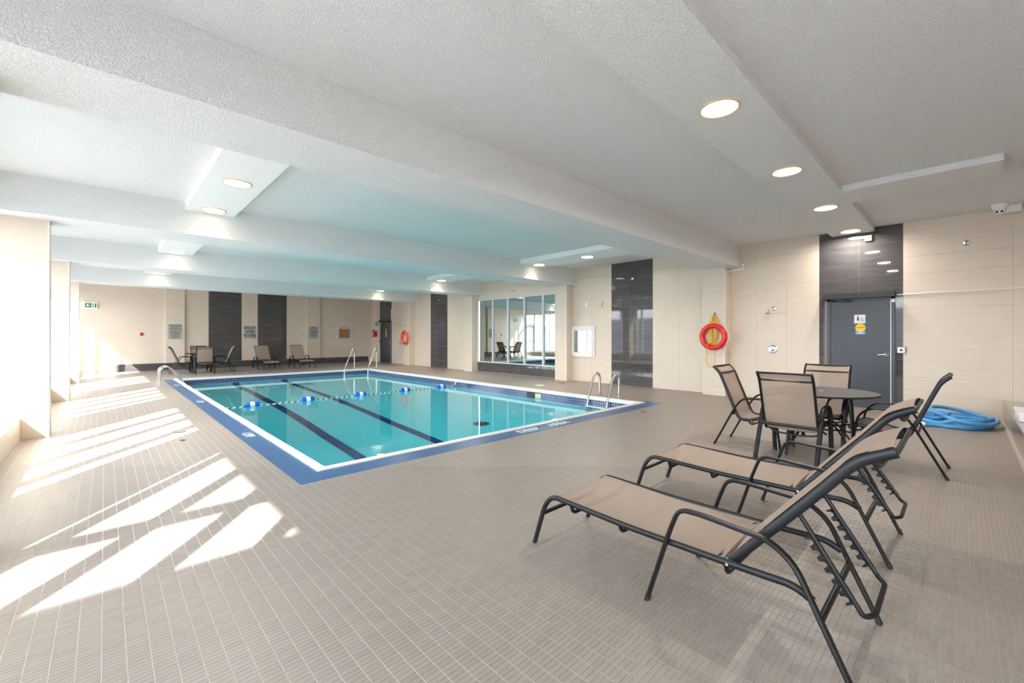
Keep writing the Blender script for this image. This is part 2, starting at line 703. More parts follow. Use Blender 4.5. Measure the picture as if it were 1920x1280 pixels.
for i in range(ix0, ix1):
    xa, xb = OX + i * PX, OX + (i + 1) * PX
    xm = (xa + xb) / 2
    lo = hi = None
    if -0.78 < xa and xb < XW:
        for j in range(iy0, iy1):
            ym = OY + (j + 0.5) * PY
            if near_cell(xm, ym) and not (HOLE[0] - PX / 2 < xm < HOLE[1] + PX / 2 and HOLE[2] - PY / 2 < ym):
                near.append((ym * math.cos(TH) + xm * math.sin(TH), xm, ym))
                lo = j if lo is None else lo
                hi = j
    if lo is None:
        far_rect(xa, xb, YB, YF)
    else:
        far_rect(xa, xb, YB, OY + lo * PY)
        far_rect(xa, xb, OY + (hi + 1) * PY, YF)
far.build('far_tile_field', M['deck_far'], floor, smooth=False, kind='stuff')
near.sort()
GX, GY = 0.0019, 0.0009          # half joints
tb = MB().box(-PX / 2 + GX, PX / 2 - GX, -PY / 2 + GY, PY / 2 - GY, GZ, 0, 'b')
tile0 = tb.build('tile', M['deck_tile'], floor, smooth=False)
vis = [q for q in near if 1.66 < q[0] and abs(q[1] * math.cos(TH) - q[2] * math.sin(TH)) < 1.2 * q[0]]
singles = set(vis[:300])
first = True
for q in vis[:300]:
    o = tile0 if first else tile0.copy()
    if not first:
        col.objects.link(o)
    first = False
    o.location = (q[1], q[2], random.uniform(-0.0002, 0.0))
rest = MB()
for q in near:
    if q in singles:
        continue
    d, x, y = q
    dz = random.uniform(-0.0002, 0)
    rest.box(x - PX / 2 + GX, x + PX / 2 - GX, y - PY / 2 + GY, y + PY / 2 - GY, GZ, dz, 'b')
rest.build('tile_field', M['deck_tile'], floor, smooth=False, kind='stuff')

# blue mosaic band with its lettering
b = MB()
b.box(PX0 - BW, PX0, PY0 - 0.293, PY1 + 0.0, -0.05, 0.0005)
b.box(PX0, PX1 + 0.255, PY0 - 0.293, PY0, -0.05, 0.0005)
b.quad((PX1, PY0, 0.0005), (PX1 + 0.255, PY0 - 0.02, 0.0005), (PX1 + 0.16, PY0 + 0.10, 0.0005), (PX1, PY0 + 0.12, 0.0005))
b.box(PX1, PX1 + 0.255, PY0, PY1, -0.05, 0.0)
band = struct(b.build('trim_1', M['blue_deck'], smooth=False))
# the deck beyond the right coping is plain deck mosaic
o = MB().box(PX1, PX1 + 0.256, PY0 + 0.12, PY1, -0.02, 0.001).build('edge_tile_field', M['deck_far'], floor, smooth=False, kind='stuff')
M['mark_white'] = pmat('white mosaic mark', srgb(226, 234, 240), 0.4)
for (body, x0, x1) in (('DEEP', 4.17, 4.70), ('AREA', 4.83, 5.36)):
    t_ = text('lettering', body, 0.20, ((x0 + x1) / 2, 4.316, 0.0022), (0, 0, 0), M['mark_white'], band, extrude=0.0008, sx=0.92)
for (body, y, s_) in (('1.9M', 6.78, 0.16), ('1.5M', 10.89, 0.16), ('1.2M', 14.97, 0.16)):
    text('lettering', body, s_, (1.427, y, 0.0022), (0, 0, R(-90)), M['mark_white'], band, extrude=0.0008, sx=1.0)

# coping and pool shell
cz = 0.012
b = MB()
CW = 0.095
b.box(PX0, PX1, PY0, PY0 + CW, -0.06, cz)
b.box(PX0, PX1, PY1 - CW, PY1, -0.06, cz)
b.box(PX0, PX0 + CW, PY0 + CW, PY1 - CW, -0.06, cz)
b.box(PX1 - CW, PX1, PY0 + CW, PY1 - CW, -0.06, cz)
struct(b.build('trim_2', M['coping'], smooth=False))['label'] = 'white pool coping'
ix_0, ix_1, iy_0, iy_1 = PX0 + 0.06, PX1 - 0.06, PY0 + 0.06, PY1 - 0.06
WL = -0.195


def depth(y):
    q = (y - iy_0) / (iy_1 - iy_0)
    return -2.25 if q < 0.35 else -2.25 + (q - 0.35) / 0.65 * 1.05
b = MB()
yy = [iy_0, iy_0 + (iy_1 - iy_0) * 0.35, iy_1]
for a, c in zip(yy[:-1], yy[1:]):
    b.quad((ix_0, a, depth(a)), (ix_1, a, depth(a)), (ix_1, c, depth(c)), (ix_0, c, depth(c)))
ZT = -0.40
for a, c in zip(yy[:-1], yy[1:]):
    b.quad((ix_0, a, ZT), (ix_0, c, ZT), (ix_0, c, depth(c)), (ix_0, a, depth(a)))
    b.quad((ix_1, c, ZT), (ix_1, a, ZT), (ix_1, a, depth(a)), (ix_1, c, depth(c)))
b.quad((ix_0, iy_0, ZT), (ix_1, iy_0, ZT), (ix_1, iy_0, depth(iy_0)), (ix_0, iy_0, depth(iy_0)))
b.quad((ix_1, iy_1, ZT), (ix_0, iy_1, ZT), (ix_0, iy_1, depth(iy_1)), (ix_1, iy_1, depth(iy_1)))
shell = struct(b.build('pool_shell', M['pool_white'], smooth=False))
b = MB()
for (x0, x1, y0, y1) in ((ix_0 - 0.05, ix_0, iy_0 - 0.05, iy_1 + 0.05), (ix_1, ix_1 + 0.05, iy_0 - 0.05, iy_1 + 0.05),
                         (ix_0, ix_1, iy_0 - 0.05, iy_0), (ix_0, ix_1, iy_1, iy_1 + 0.05)):
    b.box(x0, x1, y0, y1, ZT - 0.02, -0.03)
b.build('waterline_tile', M['blue_line'], shell, smooth=False)
for lx in (3.24, 4.76):
    b = MB()
    for a, c in zip([iy_0 + 0.4, yy[1]], [yy[1], iy_1 - 0.005]):
        b.quad((lx - 0.10, a, depth(a) + 0.004), (lx + 0.10, a, depth(a) + 0.004), (lx + 0.10, c, depth(c) + 0.004), (lx - 0.10, c, depth(c) + 0.004))
    b.box(lx - 0.10, lx + 0.10, iy_1 - 0.008, iy_1 - 0.001, depth(iy_1), -0.45)
    b.build('lane_line', M['lane'], shell, smooth=False)
MB().lathe([(0.19, 0), (0.19, 0.012), (0.15, 0.02)], 20, (6.25, 7.6, depth(7.6))).build('drain_cover', M['black'], shell)
# skimmer mouth
b = MB()
b.box(ix_1 - 0.004, ix_1 + 0.001, 7.27, 7.78, -0.30, -0.06)
b.build('skimmer_mouth', M['black'], shell, smooth=False)
b = MB()
b.box(ix_1 - 0.012, ix_1 - 0.004, 7.27, 7.47, -0.26, -0.09)
b.build('skimmer_flap', M['beige_plastic'], shell, smooth=False)
water = MB().box(ix_0 - 0.02, ix_1 + 0.02, iy_0 - 0.02, iy_1 + 0.02, -2.4, WL).build('pool_water', M['water'], smooth=False)
struct(water)

# ceiling slab, beams, soffits
struct(MB().box(XG - 0.1, XW + 0.1, YB - 0.1, YF + 0.1, ZC, ZC + 0.25).build('ceiling', M['stipple'], smooth=False))
BEAMS = [(3.49, 4.24), (8.14, 8.90), (12.70, 13.45), (17.25, 18.0)]
for (y0, y1) in BEAMS:
    struct(MB().box(XG - 0.1, XW, y0, y1, ZB, ZC + 0.01).build('beam', M['stipple'], smooth=False))
b = MB().box(-0.8, XW, 1.13, 1.78, 3.32, ZC + 0.01)
b.box(7.25, 8.0, -0.32, 1.13, 3.32, ZC + 0.01)
struct(b.build('soffit', M['stipple'], smooth=False))
for (ya, yb) in ((4.24, 8.14), (8.90, 12.70), (13.45, 17.25)):
    for (xa, xb) in ((0.88, 1.51), (8.03, 8.92)):
        struct(MB().box(xa, xb, ya, yb, 3.28, ZC + 0.01).build('soffit', M['smooth_white'], smooth=False))

# ---- tiled walls
TH_T = 0.010


def spans(a, b, pitch):
    n = max(1, round((b - a) / pitch))
    return [(a + (b - a) * i / n, a + (b - a) * (i + 1) / n) for i in range(n)]


def rows(z0, z1):
    zs = [z0]
    k = 0
    while 0.013 + 0.307 * k < z1 - 0.02:
        z = 0.013 + 0.307 * k
        if z > z0 + 0.02:
            zs.append(z)
        k += 1
    zs.append(z1)
    return list(zip(zs[:-1], zs[1:]))


def lay(parent, rects, m, face, x_or_y, limit=300, gap=0.0009, name='tile'):
    """rects (a0, a1, z0, z1) laid as single tiles on a wall: face 'w' = wall at x, looking -X; 's' = wall at y, looking -Y"""
    key = (lambda q: (q[0] + q[1]) ** 2 + x_or_y ** 2)
    rects = sorted(rects, key=key)
    cache = {}
    rest = MB()
    nrest = 0
    for i, (a0, a1, z0, z1) in enumerate(rects):
        w, h = a1 - a0 - 2 * gap, z1 - z0 - 2 * gap
        if w < 0.01 or h < 0.01:
            continue
        def put(mb, ca, czz):
            if face == 'w':
                mb.box(x_or_y - TH_T, x_or_y, ca - w / 2, ca + w / 2, czz - h / 2, czz + h / 2, 'e')
            elif face == 's':
                mb.box(ca - w / 2, ca + w / 2, x_or_y - TH_T, x_or_y, czz - h / 2, czz + h / 2, 'n')
        ca, czz = (a0 + a1) / 2, (z0 + z1) / 2
        if i < limit:
            k = (round(w, 3), round(h, 3))
            if k not in cache:
                mb = MB()
                put(mb, 0, 0)
                o = mb.build(name, m, parent, smooth=False)
                cache[k] = o
            else:
                o = cache[k].copy()
                col.objects.link(o)
            o.location = (0, ca, czz) if face == 'w' else (ca, 0, czz)
        else:
            put(rest, ca, czz)
            nrest += 1
    if nrest:
        rest.build('tile_field', m, parent, smooth=False, kind='stuff')

# right wall
PIL = [(3.70, 4.20), (8.28, 8.74), (12.92, 13.40), (17.58, 18.06)]
PX_PIL = 10.15
WIN = (8.74, 12.92, 0.39, 2.75)
WB = XW + TH_T
b = MB()
b.box(WB, WB + 0.25, YB, 8.70, -0.1, ZC)
b.box(WB, WB + 0.25, 12.95, YF + 0.2, -0.1, ZC)
b.box(WB, WB + 0.25, 8.70, 12.95, -0.1, 0.36)
b.box(WB, WB + 0.25, 8.70, 12.95, 2.76, ZC)
wall_right = struct(b.build('wall_right', M['beige_joint'], smooth=False))
wall_right['kind'] = 'structure'
beige = []
PAN = [(0.738, 1.991), (5.617, 6.884), (14.94, 16.22), (19.79, 21.05)]
for (a, c) in ((-1.2, 0.738), (1.991, 3.70), (4.20, 5.617), (6.884, 8.28), (13.40, 14.94), (16.22, 17.58), (18.06, 19.79), (21.05, YF)):
    for (y0, y1) in spans(a, c, 0.627):
        for (z0, z1) in rows(0.0, ZC):
            beige.append((y0, y1, z0, z1))
for (y0, y1) in spans(8.74, 12.92, 0.627):
    for (z0, z1) in rows(2.76, ZC):
        beige.append((y0, y1, z0, z1))
lay(wall_right, beige, M['beige'], 'w', WB, 300)
for k, (a, c) in enumerate(PAN):
    o = struct(MB().box(WB - 0.006, WB + 0.003, a, c, 0, ZC).build('trim_%d' % (k + 3), M['black_joint'], smooth=False))
    rr = []
    for (y0, y1) in spans(a, c, 0.627):
        for (z0, z1) in rows(0.0, ZC):
            if k in (0, 3) and z0 < 2.0:      # the door stands in these two panels
                dy0, dy1 = (0.84, 1.90) if k == 0 else (19.80, 20.84)
                if y0 < dy0 < y1 and dy0 - y0 > 0.01:
                    rr.append((y0, dy0, z0, min(z1, 3.4)))
                if y0 < dy1 < y1 and y1 - dy1 > 0.01:
                    rr.append((dy1, y1, z0, min(z1, 3.4)))
                continue
            rr.append((y0, y1, z0, z1))
    lay(o, rr, M['black_tile'], 'w', WB - 0.001, 300, 0.0018)
for (a, c) in PIL:
    p = struct(MB().box(PX_PIL + TH_T, WB, a, c, 0, ZB).build('pilaster', M['beige'], smooth=False))
    lay(p, [(a, c, z0, z1) for (z0, z1) in rows(0.0, ZB)], M['beige'], 'w', PX_PIL + TH_T, 300)
    e = MB().box(PX_PIL - 0.002, PX_PIL + 0.012, a - 0.004, a + 0.008, 0, ZB)
    e.build('corner_strip', M['white_paint'], p, smooth=False)

# interior window with mirrored glass and its dark base
y0, y1, z0, z1 = WIN
wi = struct(MB().box(XW - 0.03, WB + 0.1, y0, y1, 0.365, 0.40).box(XW - 0.03, WB + 0.1, y0, y1, 2.70, 2.76)
            .box(XW - 0.03, WB + 0.1, 12.84, 12.92, 0.40, 2.70).box(XW - 0.03, WB + 0.1, 8.74, 8.79, 0.40, 2.70)
            .build('window_1', M['alu'], smooth=False))
ms = [12.84, 12.017, 11.194, 10.363, 9.50, 8.79]
for y in ms[1:-1]:
    MB().box(XW - 0.03, WB + 0.1, y - 0.035, y + 0.035, 0.40, 2.70).build('mullion', M['alu'], wi, smooth=False)
for a, c in zip(ms[1:], ms[:-1]):
    MB().box(XW + 0.012, XW + 0.02, a + 0.03, c - 0.03, 0.40, 2.70).build('pane', M['mirror_glass'], wi, smooth=False)
db = struct(MB().box(WB - 0.004, WB + 0.004, y0, y1, 0, 0.365).build('baseboard_right', M['black_joint'], smooth=False))
lay(db, [(a, c, q0, q1) for (a, c) in spans(y0, y1, 0.627) for (q0, q1) in ((0.02, 0.365),)], M['black_tile'], 'w', WB, 300)

# far wall
YFB = YF + TH_T
wall_back = struct(MB().box(XG - 0.3, XW + 0.3, YFB, YFB + 0.25, -0.1, ZC).build('wall_far', M['beige_joint'], smooth=False))
FP = [(1.74, 2.36), (7.07, 7.72)]
FB = [(3.18, 4.386), (5.015, 6.219)]
rr = []
for (a, c, zz) in ((XG, 0.30, 0.0), (0.30, 1.74, 0.28), (2.36, 3.18, 0.28), (4.386, 5.015, 0.28), (6.219, 7.07, 0.28), (7.72, 10.26, 0.28), (10.26, XW, 0.0)):
    for (x0, x1) in spans(a, c, 0.62):
        for (q0, q1) in rows(zz, ZC):
            rr.append((x0, x1, q0, q1))
lay(wall_back, rr, M['beige'], 's', YFB, 300)
for k, (a, c) in enumerate(FB):
    o = struct(MB().box(a, c, YFB - 0.006, YFB + 0.003, 0.28, ZC).build('trim_%d' % (k + 7), M['black_joint'], smooth=False))
    lay(o, [(x0, x1, q0, q1) for (x0, x1) in spans(a, c, 0.6) for (q0, q1) in rows(0.28, ZC)], M['black_tile'], 's', YFB - 0.001, 300)
for (a, c) in FP:
    p = struct(MB().box(a, c, YF - 0.10, YFB, 0.28, ZC).build('pilaster', M['beige'], smooth=False))
    MB().box(a - 0.004, a + 0.02, YF - 0.104, YF - 0.09, 0.28, ZC).build('corner_strip', M['white_paint'], p, smooth=False)
bb = struct(MB().box(0.30, 10.26, YFB - 0.006, YFB + 0.004, 0, 0.28).build('baseboard_far', M['black_joint'], smooth=False))
lay(bb, [(a, c, 0.004, 0.277) for (a, c) in spans(0.30, 10.26, 0.62)], M['dark_base'], 's', YFB - 0.002, 300)

# wall behind the camera
struct(MB().box(XG - 0.3, XW + 0.3, YB - 0.25, YB, -0.1, ZC).build('wall_near', M['beige'], smooth=False))

# left side: low wall, sill, columns, glazing
COLS = [(-5.2, -4.8), (-0.65, -0.23), (3.93, 4.37), (8.485, 8.87), (12.95, 13.42), (17.57, 18.05)]
b = MB().box(XG - 0.12, -0.807, YB, 21.0, -0.4, 0.284)
struct(b.build('wall_left', M['beige'], smooth=False))
struct(MB().box(XG - 0.15, -1.2, YB, YF, ZB, ZC).build('header_left', M['smooth_white'], smooth=False))
for (a, c) in COLS:
    p = struct(MB().box(XG - 0.10, -0.552, a, c, -0.02, ZB).build('column', M['beige'], smooth=False))
    MB().box(-0.556, -0.546, a - 0.003, a + 0.012, 0, ZB).build('corner_strip', M['white_paint'], p, smooth=False)
BAY = [(-4.8, -0.65), (-0.23, 3.93), (4.37, 8.485), (8.87, 12.95), (13.42, 17.57), (18.05, 21.02)]  # first bay, behind the camera, is added to let in more daylight
MUL = [[-4.0, -3.2, -2.4, -1.6], [0.30, 1.10, 1.90, 2.70, 3.50], [4.90, 5.70, 6.50, 7.30, 8.10], [9.40, 10.20, 11.00, 11.80, 12.60], [13.95, 14.75, 15.55, 16.35, 17.15], [18.72, 19.58, 20.48]]
for k, ((a, c), mu) in enumerate(zip(BAY, MUL)):
    w = struct(MB().box(XG - 0.06, XG + 0.06, a, c, 0.284, 0.35).box(XG - 0.06, XG + 0.06, a, c, 2.86, ZB + 0.005)
               .box(XG - 0.06, XG + 0.06, a, a + 0.05, 0.35, 2.86).box(XG - 0.06, XG + 0.06, c - 0.05, c, 0.35, 2.86)
               .build('window_%d' % (k + 2), M['alu'], smooth=False))
    for y in mu:
        MB().box(XG - 0.07, XG + 0.07, y - 0.032, y + 0.032, 0.35, 2.86).build('mullion', M['alu'], w, smooth=False)
    e = [a + 0.05] + mu + [c - 0.05]
    for p, q in zip(e[:-1], e[1:]):
        MB().box(XG - 0.004, XG + 0.004, p, q, 0.35, 2.86).build('pane', M['glass'], w, smooth=False)
# glazed exit door beside the far wall
d = struct(MB().box(XG - 0.05, XG + 0.05, 21.02, 21.10, 0, ZB).box(XG - 0.05, XG + 0.05, 21.92, 22.0, 0, ZB)
           .box(XG - 0.05, XG + 0.05, 21.10, 21.92, 2.10, 2.20).box(XG - 0.05, XG + 0.05, 21.02, 22.0, 2.86, ZB + 0.005).build('door_3', M['alu'], smooth=False))
MB().box(XG - 0.025, XG + 0.025, 21.11, 21.21, 0.01, 2.09).box(XG - 0.025, XG + 0.025, 21.81, 21.91, 0.01, 2.09) \
    .box(XG - 0.025, XG + 0.025, 21.21, 21.81, 0.01, 0.22).box(XG - 0.025, XG + 0.025, 21.21, 21.81, 1.98, 2.09) \
    .box(XG - 0.025, XG + 0.025, 21.21, 21.81, 0.95, 1.02).build('door_leaf', M['alu'], d, smooth=False)
MB().box(XG - 0.004, XG + 0.004, 21.21, 21.81, 0.22, 0.95).box(XG - 0.004, XG + 0.004, 21.21, 21.81, 1.02, 1.98) \
    .box(XG - 0.004, XG + 0.004, 21.10, 21.92, 2.20, 2.86).build('pane', M['glass'], d, smooth=False)
struct(MB().box(XG - 0.1, -0.81, 21.0, YF, -0.3, 0.0).build('threshold', M['deck_far'], smooth=False))

# ------------------------------------------------------------------ outside
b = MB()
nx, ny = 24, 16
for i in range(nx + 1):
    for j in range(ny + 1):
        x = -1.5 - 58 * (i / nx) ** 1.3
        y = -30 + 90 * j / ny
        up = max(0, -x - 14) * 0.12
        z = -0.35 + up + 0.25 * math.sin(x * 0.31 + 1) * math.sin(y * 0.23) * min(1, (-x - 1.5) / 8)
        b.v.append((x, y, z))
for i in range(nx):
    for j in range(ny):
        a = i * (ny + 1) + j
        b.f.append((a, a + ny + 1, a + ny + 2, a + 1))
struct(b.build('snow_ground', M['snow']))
cp = struct(MB().box(-4.2, -1.46, -2.0, -0.62, 3.2, 3.34).build('sun_block_slab', M['brick'], smooth=False))  # unseen slab on posts, added to end the sunlight along a floor edge
for (x, y) in ((-4.0, -1.85), (-4.0, -0.8)):
    MB().box(x - 0.09, x + 0.09, y - 0.09, y + 0.09, -0.6, 3.2).build('post', M['alu'], cp, smooth=False)
struct(MB().box(-3.4, -1.45, 0.36, 0.46, 3.14, 3.26).build('shadow_bar', M['alu'], smooth=False))  # unseen bar added to cast the thin streak across the sunlit floor


def tree(seed, loc, h, label):
    rnd = random.Random(seed)
    root = thing('bare_tree', label, 'tree', loc)
    trunk, twigs = MB(), MB()
    def grow(p, d, L, r, lev):
        pts = [p]
        q = p.copy()
        dd = d.copy()
        n = 4
        for i in range(n):
            dd = (dd + Vector((rnd.uniform(-.2, .2), rnd.uniform(-.2, .2), rnd.uniform(-.05, .12)))).normalized()
            q = q + dd * (L / n)
            pts.append(q.copy())
        mb = trunk if lev < 2 else twigs
        mb.tube(pts, r, seg=6 if lev < 2 else 4, radii=[1 - 0.14 * i for i in range(n + 1)])
        if lev >= 4:
            return
        for i in range(3 if lev < 3 else 2):
            a = rnd.uniform(0, 6.28)
            s_ = Vector((math.cos(a), math.sin(a), rnd.uniform(0.2, 0.9))).normalized()
            nd = (dd * 0.6 + s_ * 0.7).normalized()
            grow(pts[rnd.choice((2, 3, 4))], nd, L * rnd.uniform(0.55, 0.72), r * 0.5, lev + 1)
    grow(Vector((0, 0, -0.3)), Vector((0.05, 0, 1)), h * 0.42, h * 0.02, 0)
    trunk.build('trunk', M['bark'], root)
    twigs.build('twigs', M['bark'], root)['kind'] = 'stuff'
    return root
tree(3, (-7.6, -3.2, -0.2), 9.0, 'bare winter tree behind the added sun-blocking slab outside')
tree(5, (-12.0, 16.5, -0.2), 8.5, 'bare spreading tree on the snow outside the fourth window bay')
tree(8, (-17.0, 11.0, 0.0), 9.5, 'bare tree farther up the snowy slope outside')
tree(11, (-10.0, 24.0, -0.2), 8.0, 'bare tree on the snow beyond the glazed exit door')
tree(14, (-24.0, 20.0, 0.8), 10.0, 'tall bare tree at the top of the snowy slope')
pt = thing('picnic_table', 'weathered picnic table standing on the snow outside the windows', 'table', (-6.5, 13.6, -0.35), R(15))
MB().box(-0.9, 0.9, -0.38, 0.38, 0.72, 0.77).build('table_top', M['table_wood'], pt, smooth=False)
for s_ in (-1, 1):
    MB().box(-0.9, 0.9, s_ * 0.68 - 0.13, s_ * 0.68 + 0.13, 0.42, 0.46).build('seat', M['table_wood'], pt, smooth=False)
    MB().tube([(s_ * 0.6, -0.6, 0), (s_ * 0.6, -0.25, 0.74)], 0.04, seg=4).build('leg', M['table_wood'], pt, smooth=False)
    MB().tube([(s_ * 0.6, 0.6, 0), (s_ * 0.6, 0.25, 0.74)], 0.04, seg=4).build('leg', M['table_wood'], pt, smooth=False)
    MB().box(s_ * 0.6 - 0.03, s_ * 0.6 + 0.03, -0.75, 0.75, 0.37, 0.42).build('crossbar', M['table_wood'], pt, smooth=False)

# ------------------------------------------------------------------ patio furniture
FR = M['frame']


def make_chair():
    """armchair facing +Y; rear feet at y = -0.37"""
    root = thing('sling_chair', '', 'chair')
    hw = 0.275
    S = lambda pts: [(y - 0.37, z) for (y, z) in pts]
    for s_ in (-1, 1):
        leg = rounded([(s_ * hw, y, z) for (y, z) in S([(0.0, 0.0), (0.245, 0.49), (0.33, 0.605), (0.56, 0.615), (0.665, 0.53), (0.71, 0.22), (0.735, 0.0)])], 0.10, 5)
        MB().tube(leg, 0.023, 0.011, seg=8, side=(1, 0, 0)).build('arm_and_legs', FR, root)
        for y in (-0.37, 0.365):
            MB().tube([(s_ * hw, y, 0), (s_ * hw, y + (0.012 if y < 0 else -0.003), 0.03)], 0.0245, 0.0135, seg=8, side=(1, 0, 0)).build('foot_cap', M['rubber'], root)
        rail = rounded([(s_ * 0.245, y, z) for (y, z) in S([(-0.02, 0.975), (0.05, 0.91), (0.10, 0.79), (0.235, 0.45), (0.285, 0.345), (0.40, 0.345), (0.56, 0.40), (0.66, 0.425), (0.745, 0.385)])], 0.09, 4)
        MB().tube(rail, 0.013, 0.019, seg=8, side=(1, 0, 0)).build('side_rail', FR, root)
        for (p, q) in (((0.02, 0.36), (0.10, 0.315)), ((0.19, 0.40), (0.325, 0.36)), ((-0.128, 0.44), (-0.15, 0.44))):
            MB().tube([(s_ * 0.25, *p), (s_ * hw, *q)], 0.011, seg=6).build('bracket', FR, root)
    path = [(p.y, p.z) for p in smooth_path([(0, y, z) for (y, z) in S([(-0.018, 0.975), (0.05, 0.915), (0.098, 0.79), (0.17, 0.61), (0.228, 0.465), (0.29, 0.362), (0.40, 0.350), (0.56, 0.405), (0.66, 0.43), (0.745, 0.39)])], 6)]
    MB().strip(path, -0.238, 0.238, 8, -0.014).build('sling', M['sling'], root)
    tb_ = MB().tube([(-0.245, -0.388, 0.973), (0.245, -0.388, 0.973)], 0.011, seg=8)
    tb_.tube([(-0.245, -0.315, 0.893), (0.245, -0.315, 0.893)], 0.010, seg=8)
    tb_.build('top_bar', FR, root)
    MB().tube([(-0.245, 0.372, 0.384), (0.245, 0.372, 0.384)], 0.012, seg=8).build('front_bar', FR, root)
    MB().tube([(-hw, -0.165, 0.405), (hw, -0.165, 0.405)], 0.017, 0.011, seg=8, side=(0, 0, 1)).build('rear_stretcher', FR, root)
    st = MB().tube(smooth_path([(-0.245, 0.02, 0.335), (-0.15, 0.03, 0.285), (0.15, 0.03, 0.285), (0.245, 0.02, 0.335)], 5), 0.010, seg=6)
    st.build('seat_stretcher', FR, root)
    return root

chair = make_chair()
NG, FG = 'chairs around the near table', 'chairs around the far table'
place(chair, 0, 'tan sling armchair in side view whose back is toward the lifebuoy pillar', (5.87, 1.795, 0), R(180), NG)
place(chair, 1, 'tan sling armchair with its back to the camera, behind the two front loungers', (5.445, 1.27, 0), R(-90), NG)
place(chair, 1, 'tan sling armchair behind the near table, in front of the charcoal washroom door', (6.60, 1.235, 0), R(90), NG)
place(chair, 1, 'tan sling armchair of the near table standing closest to the coiled blue hose', (6.03, 0.465, 0), R(0), NG)
place(chair, 1, 'far sling armchair on the window side of the distant table, seen in profile', (2.04, 19.60, 0), R(-90), FG)
place(chair, 1, 'far sling armchair turned with its back to the pool, before the distant table', (2.61, 18.98, 0), R(-3), FG)
place(chair, 1, 'far sling armchair on the lounger side of the distant table, seen in profile', (3.24, 19.36, 0), R(90), FG)
place(chair, 1, 'far sling armchair between the distant table and the far wall', (2.62, 20.02, 0), R(180), FG)


def make_table():
    root = thing('patio_table', '', 'table')
    TR = 0.535
    MB().lathe([(0.02, 0.700), (TR - 0.02, 0.700), (TR - 0.004, 0.705), (TR, 0.714), (TR - 0.004, 0.722), (TR - 0.016, 0.725), (TR - 0.03, 0.722), (0.02, 0.722)], 56).build('table_top', M['table_top'], root)
    MB().lathe([(0.028, 0.721), (0.028, 0.728), (0.020, 0.730)], 16).build('umbrella_hole_cap', M['steel'], root)
    for k in range(4):
        a = R(45 + 90 * k)
        ca, sa = math.cos(a), math.sin(a)
        P = lambda r, z: (r * ca, r * sa, z)
        leg = smooth_path([P(0.37, 0.695), P(0.395, 0.55), P(0.405, 0.35), P(0.42, 0.15), P(0.44, 0.0)], 5)
        MB().tube(leg, 0.022, 0.012, seg=8, side=(-sa, ca, 0)).build('leg', FR, root)
        c = smooth_path([P(0.20, 0.695), P(0.10, 0.62), P(0.075, 0.50), P(0.12, 0.40), P(0.24, 0.30), P(0.36, 0.16), P(0.41, 0.10)], 6)
        MB().tube(c, 0.010, seg=6).build('scroll', FR, root)
    ring = MB()
    for rr_, z in ((0.215, 0.315), (0.36, 0.690)):
        ring.tube([(rr_ * math.cos(2 * math.pi * i / 36), rr_ * math.sin(2 * math.pi * i / 36), z) for i in range(36)], 0.010, seg=6, closed=True)
    for k in range(4):
        a = R(45 + 90 * k)
        ring.tube([(0.215 * math.cos(a), 0.215 * math.sin(a), 0.315), (0.405 * math.cos(a), 0.405 * math.sin(a), 0.33)], 0.009, seg=6)
    ring.build('brace_ring', FR, root)
    return root

tab = make_table()
place(tab, 0, 'round dark patio table in front of the charcoal washroom door, ringed by four chairs', (6.02, 1.13, 0), R(8))
place(tab, 1, 'distant round patio table by the far wall under the caution sign', (2.62, 19.42, 0), R(0))


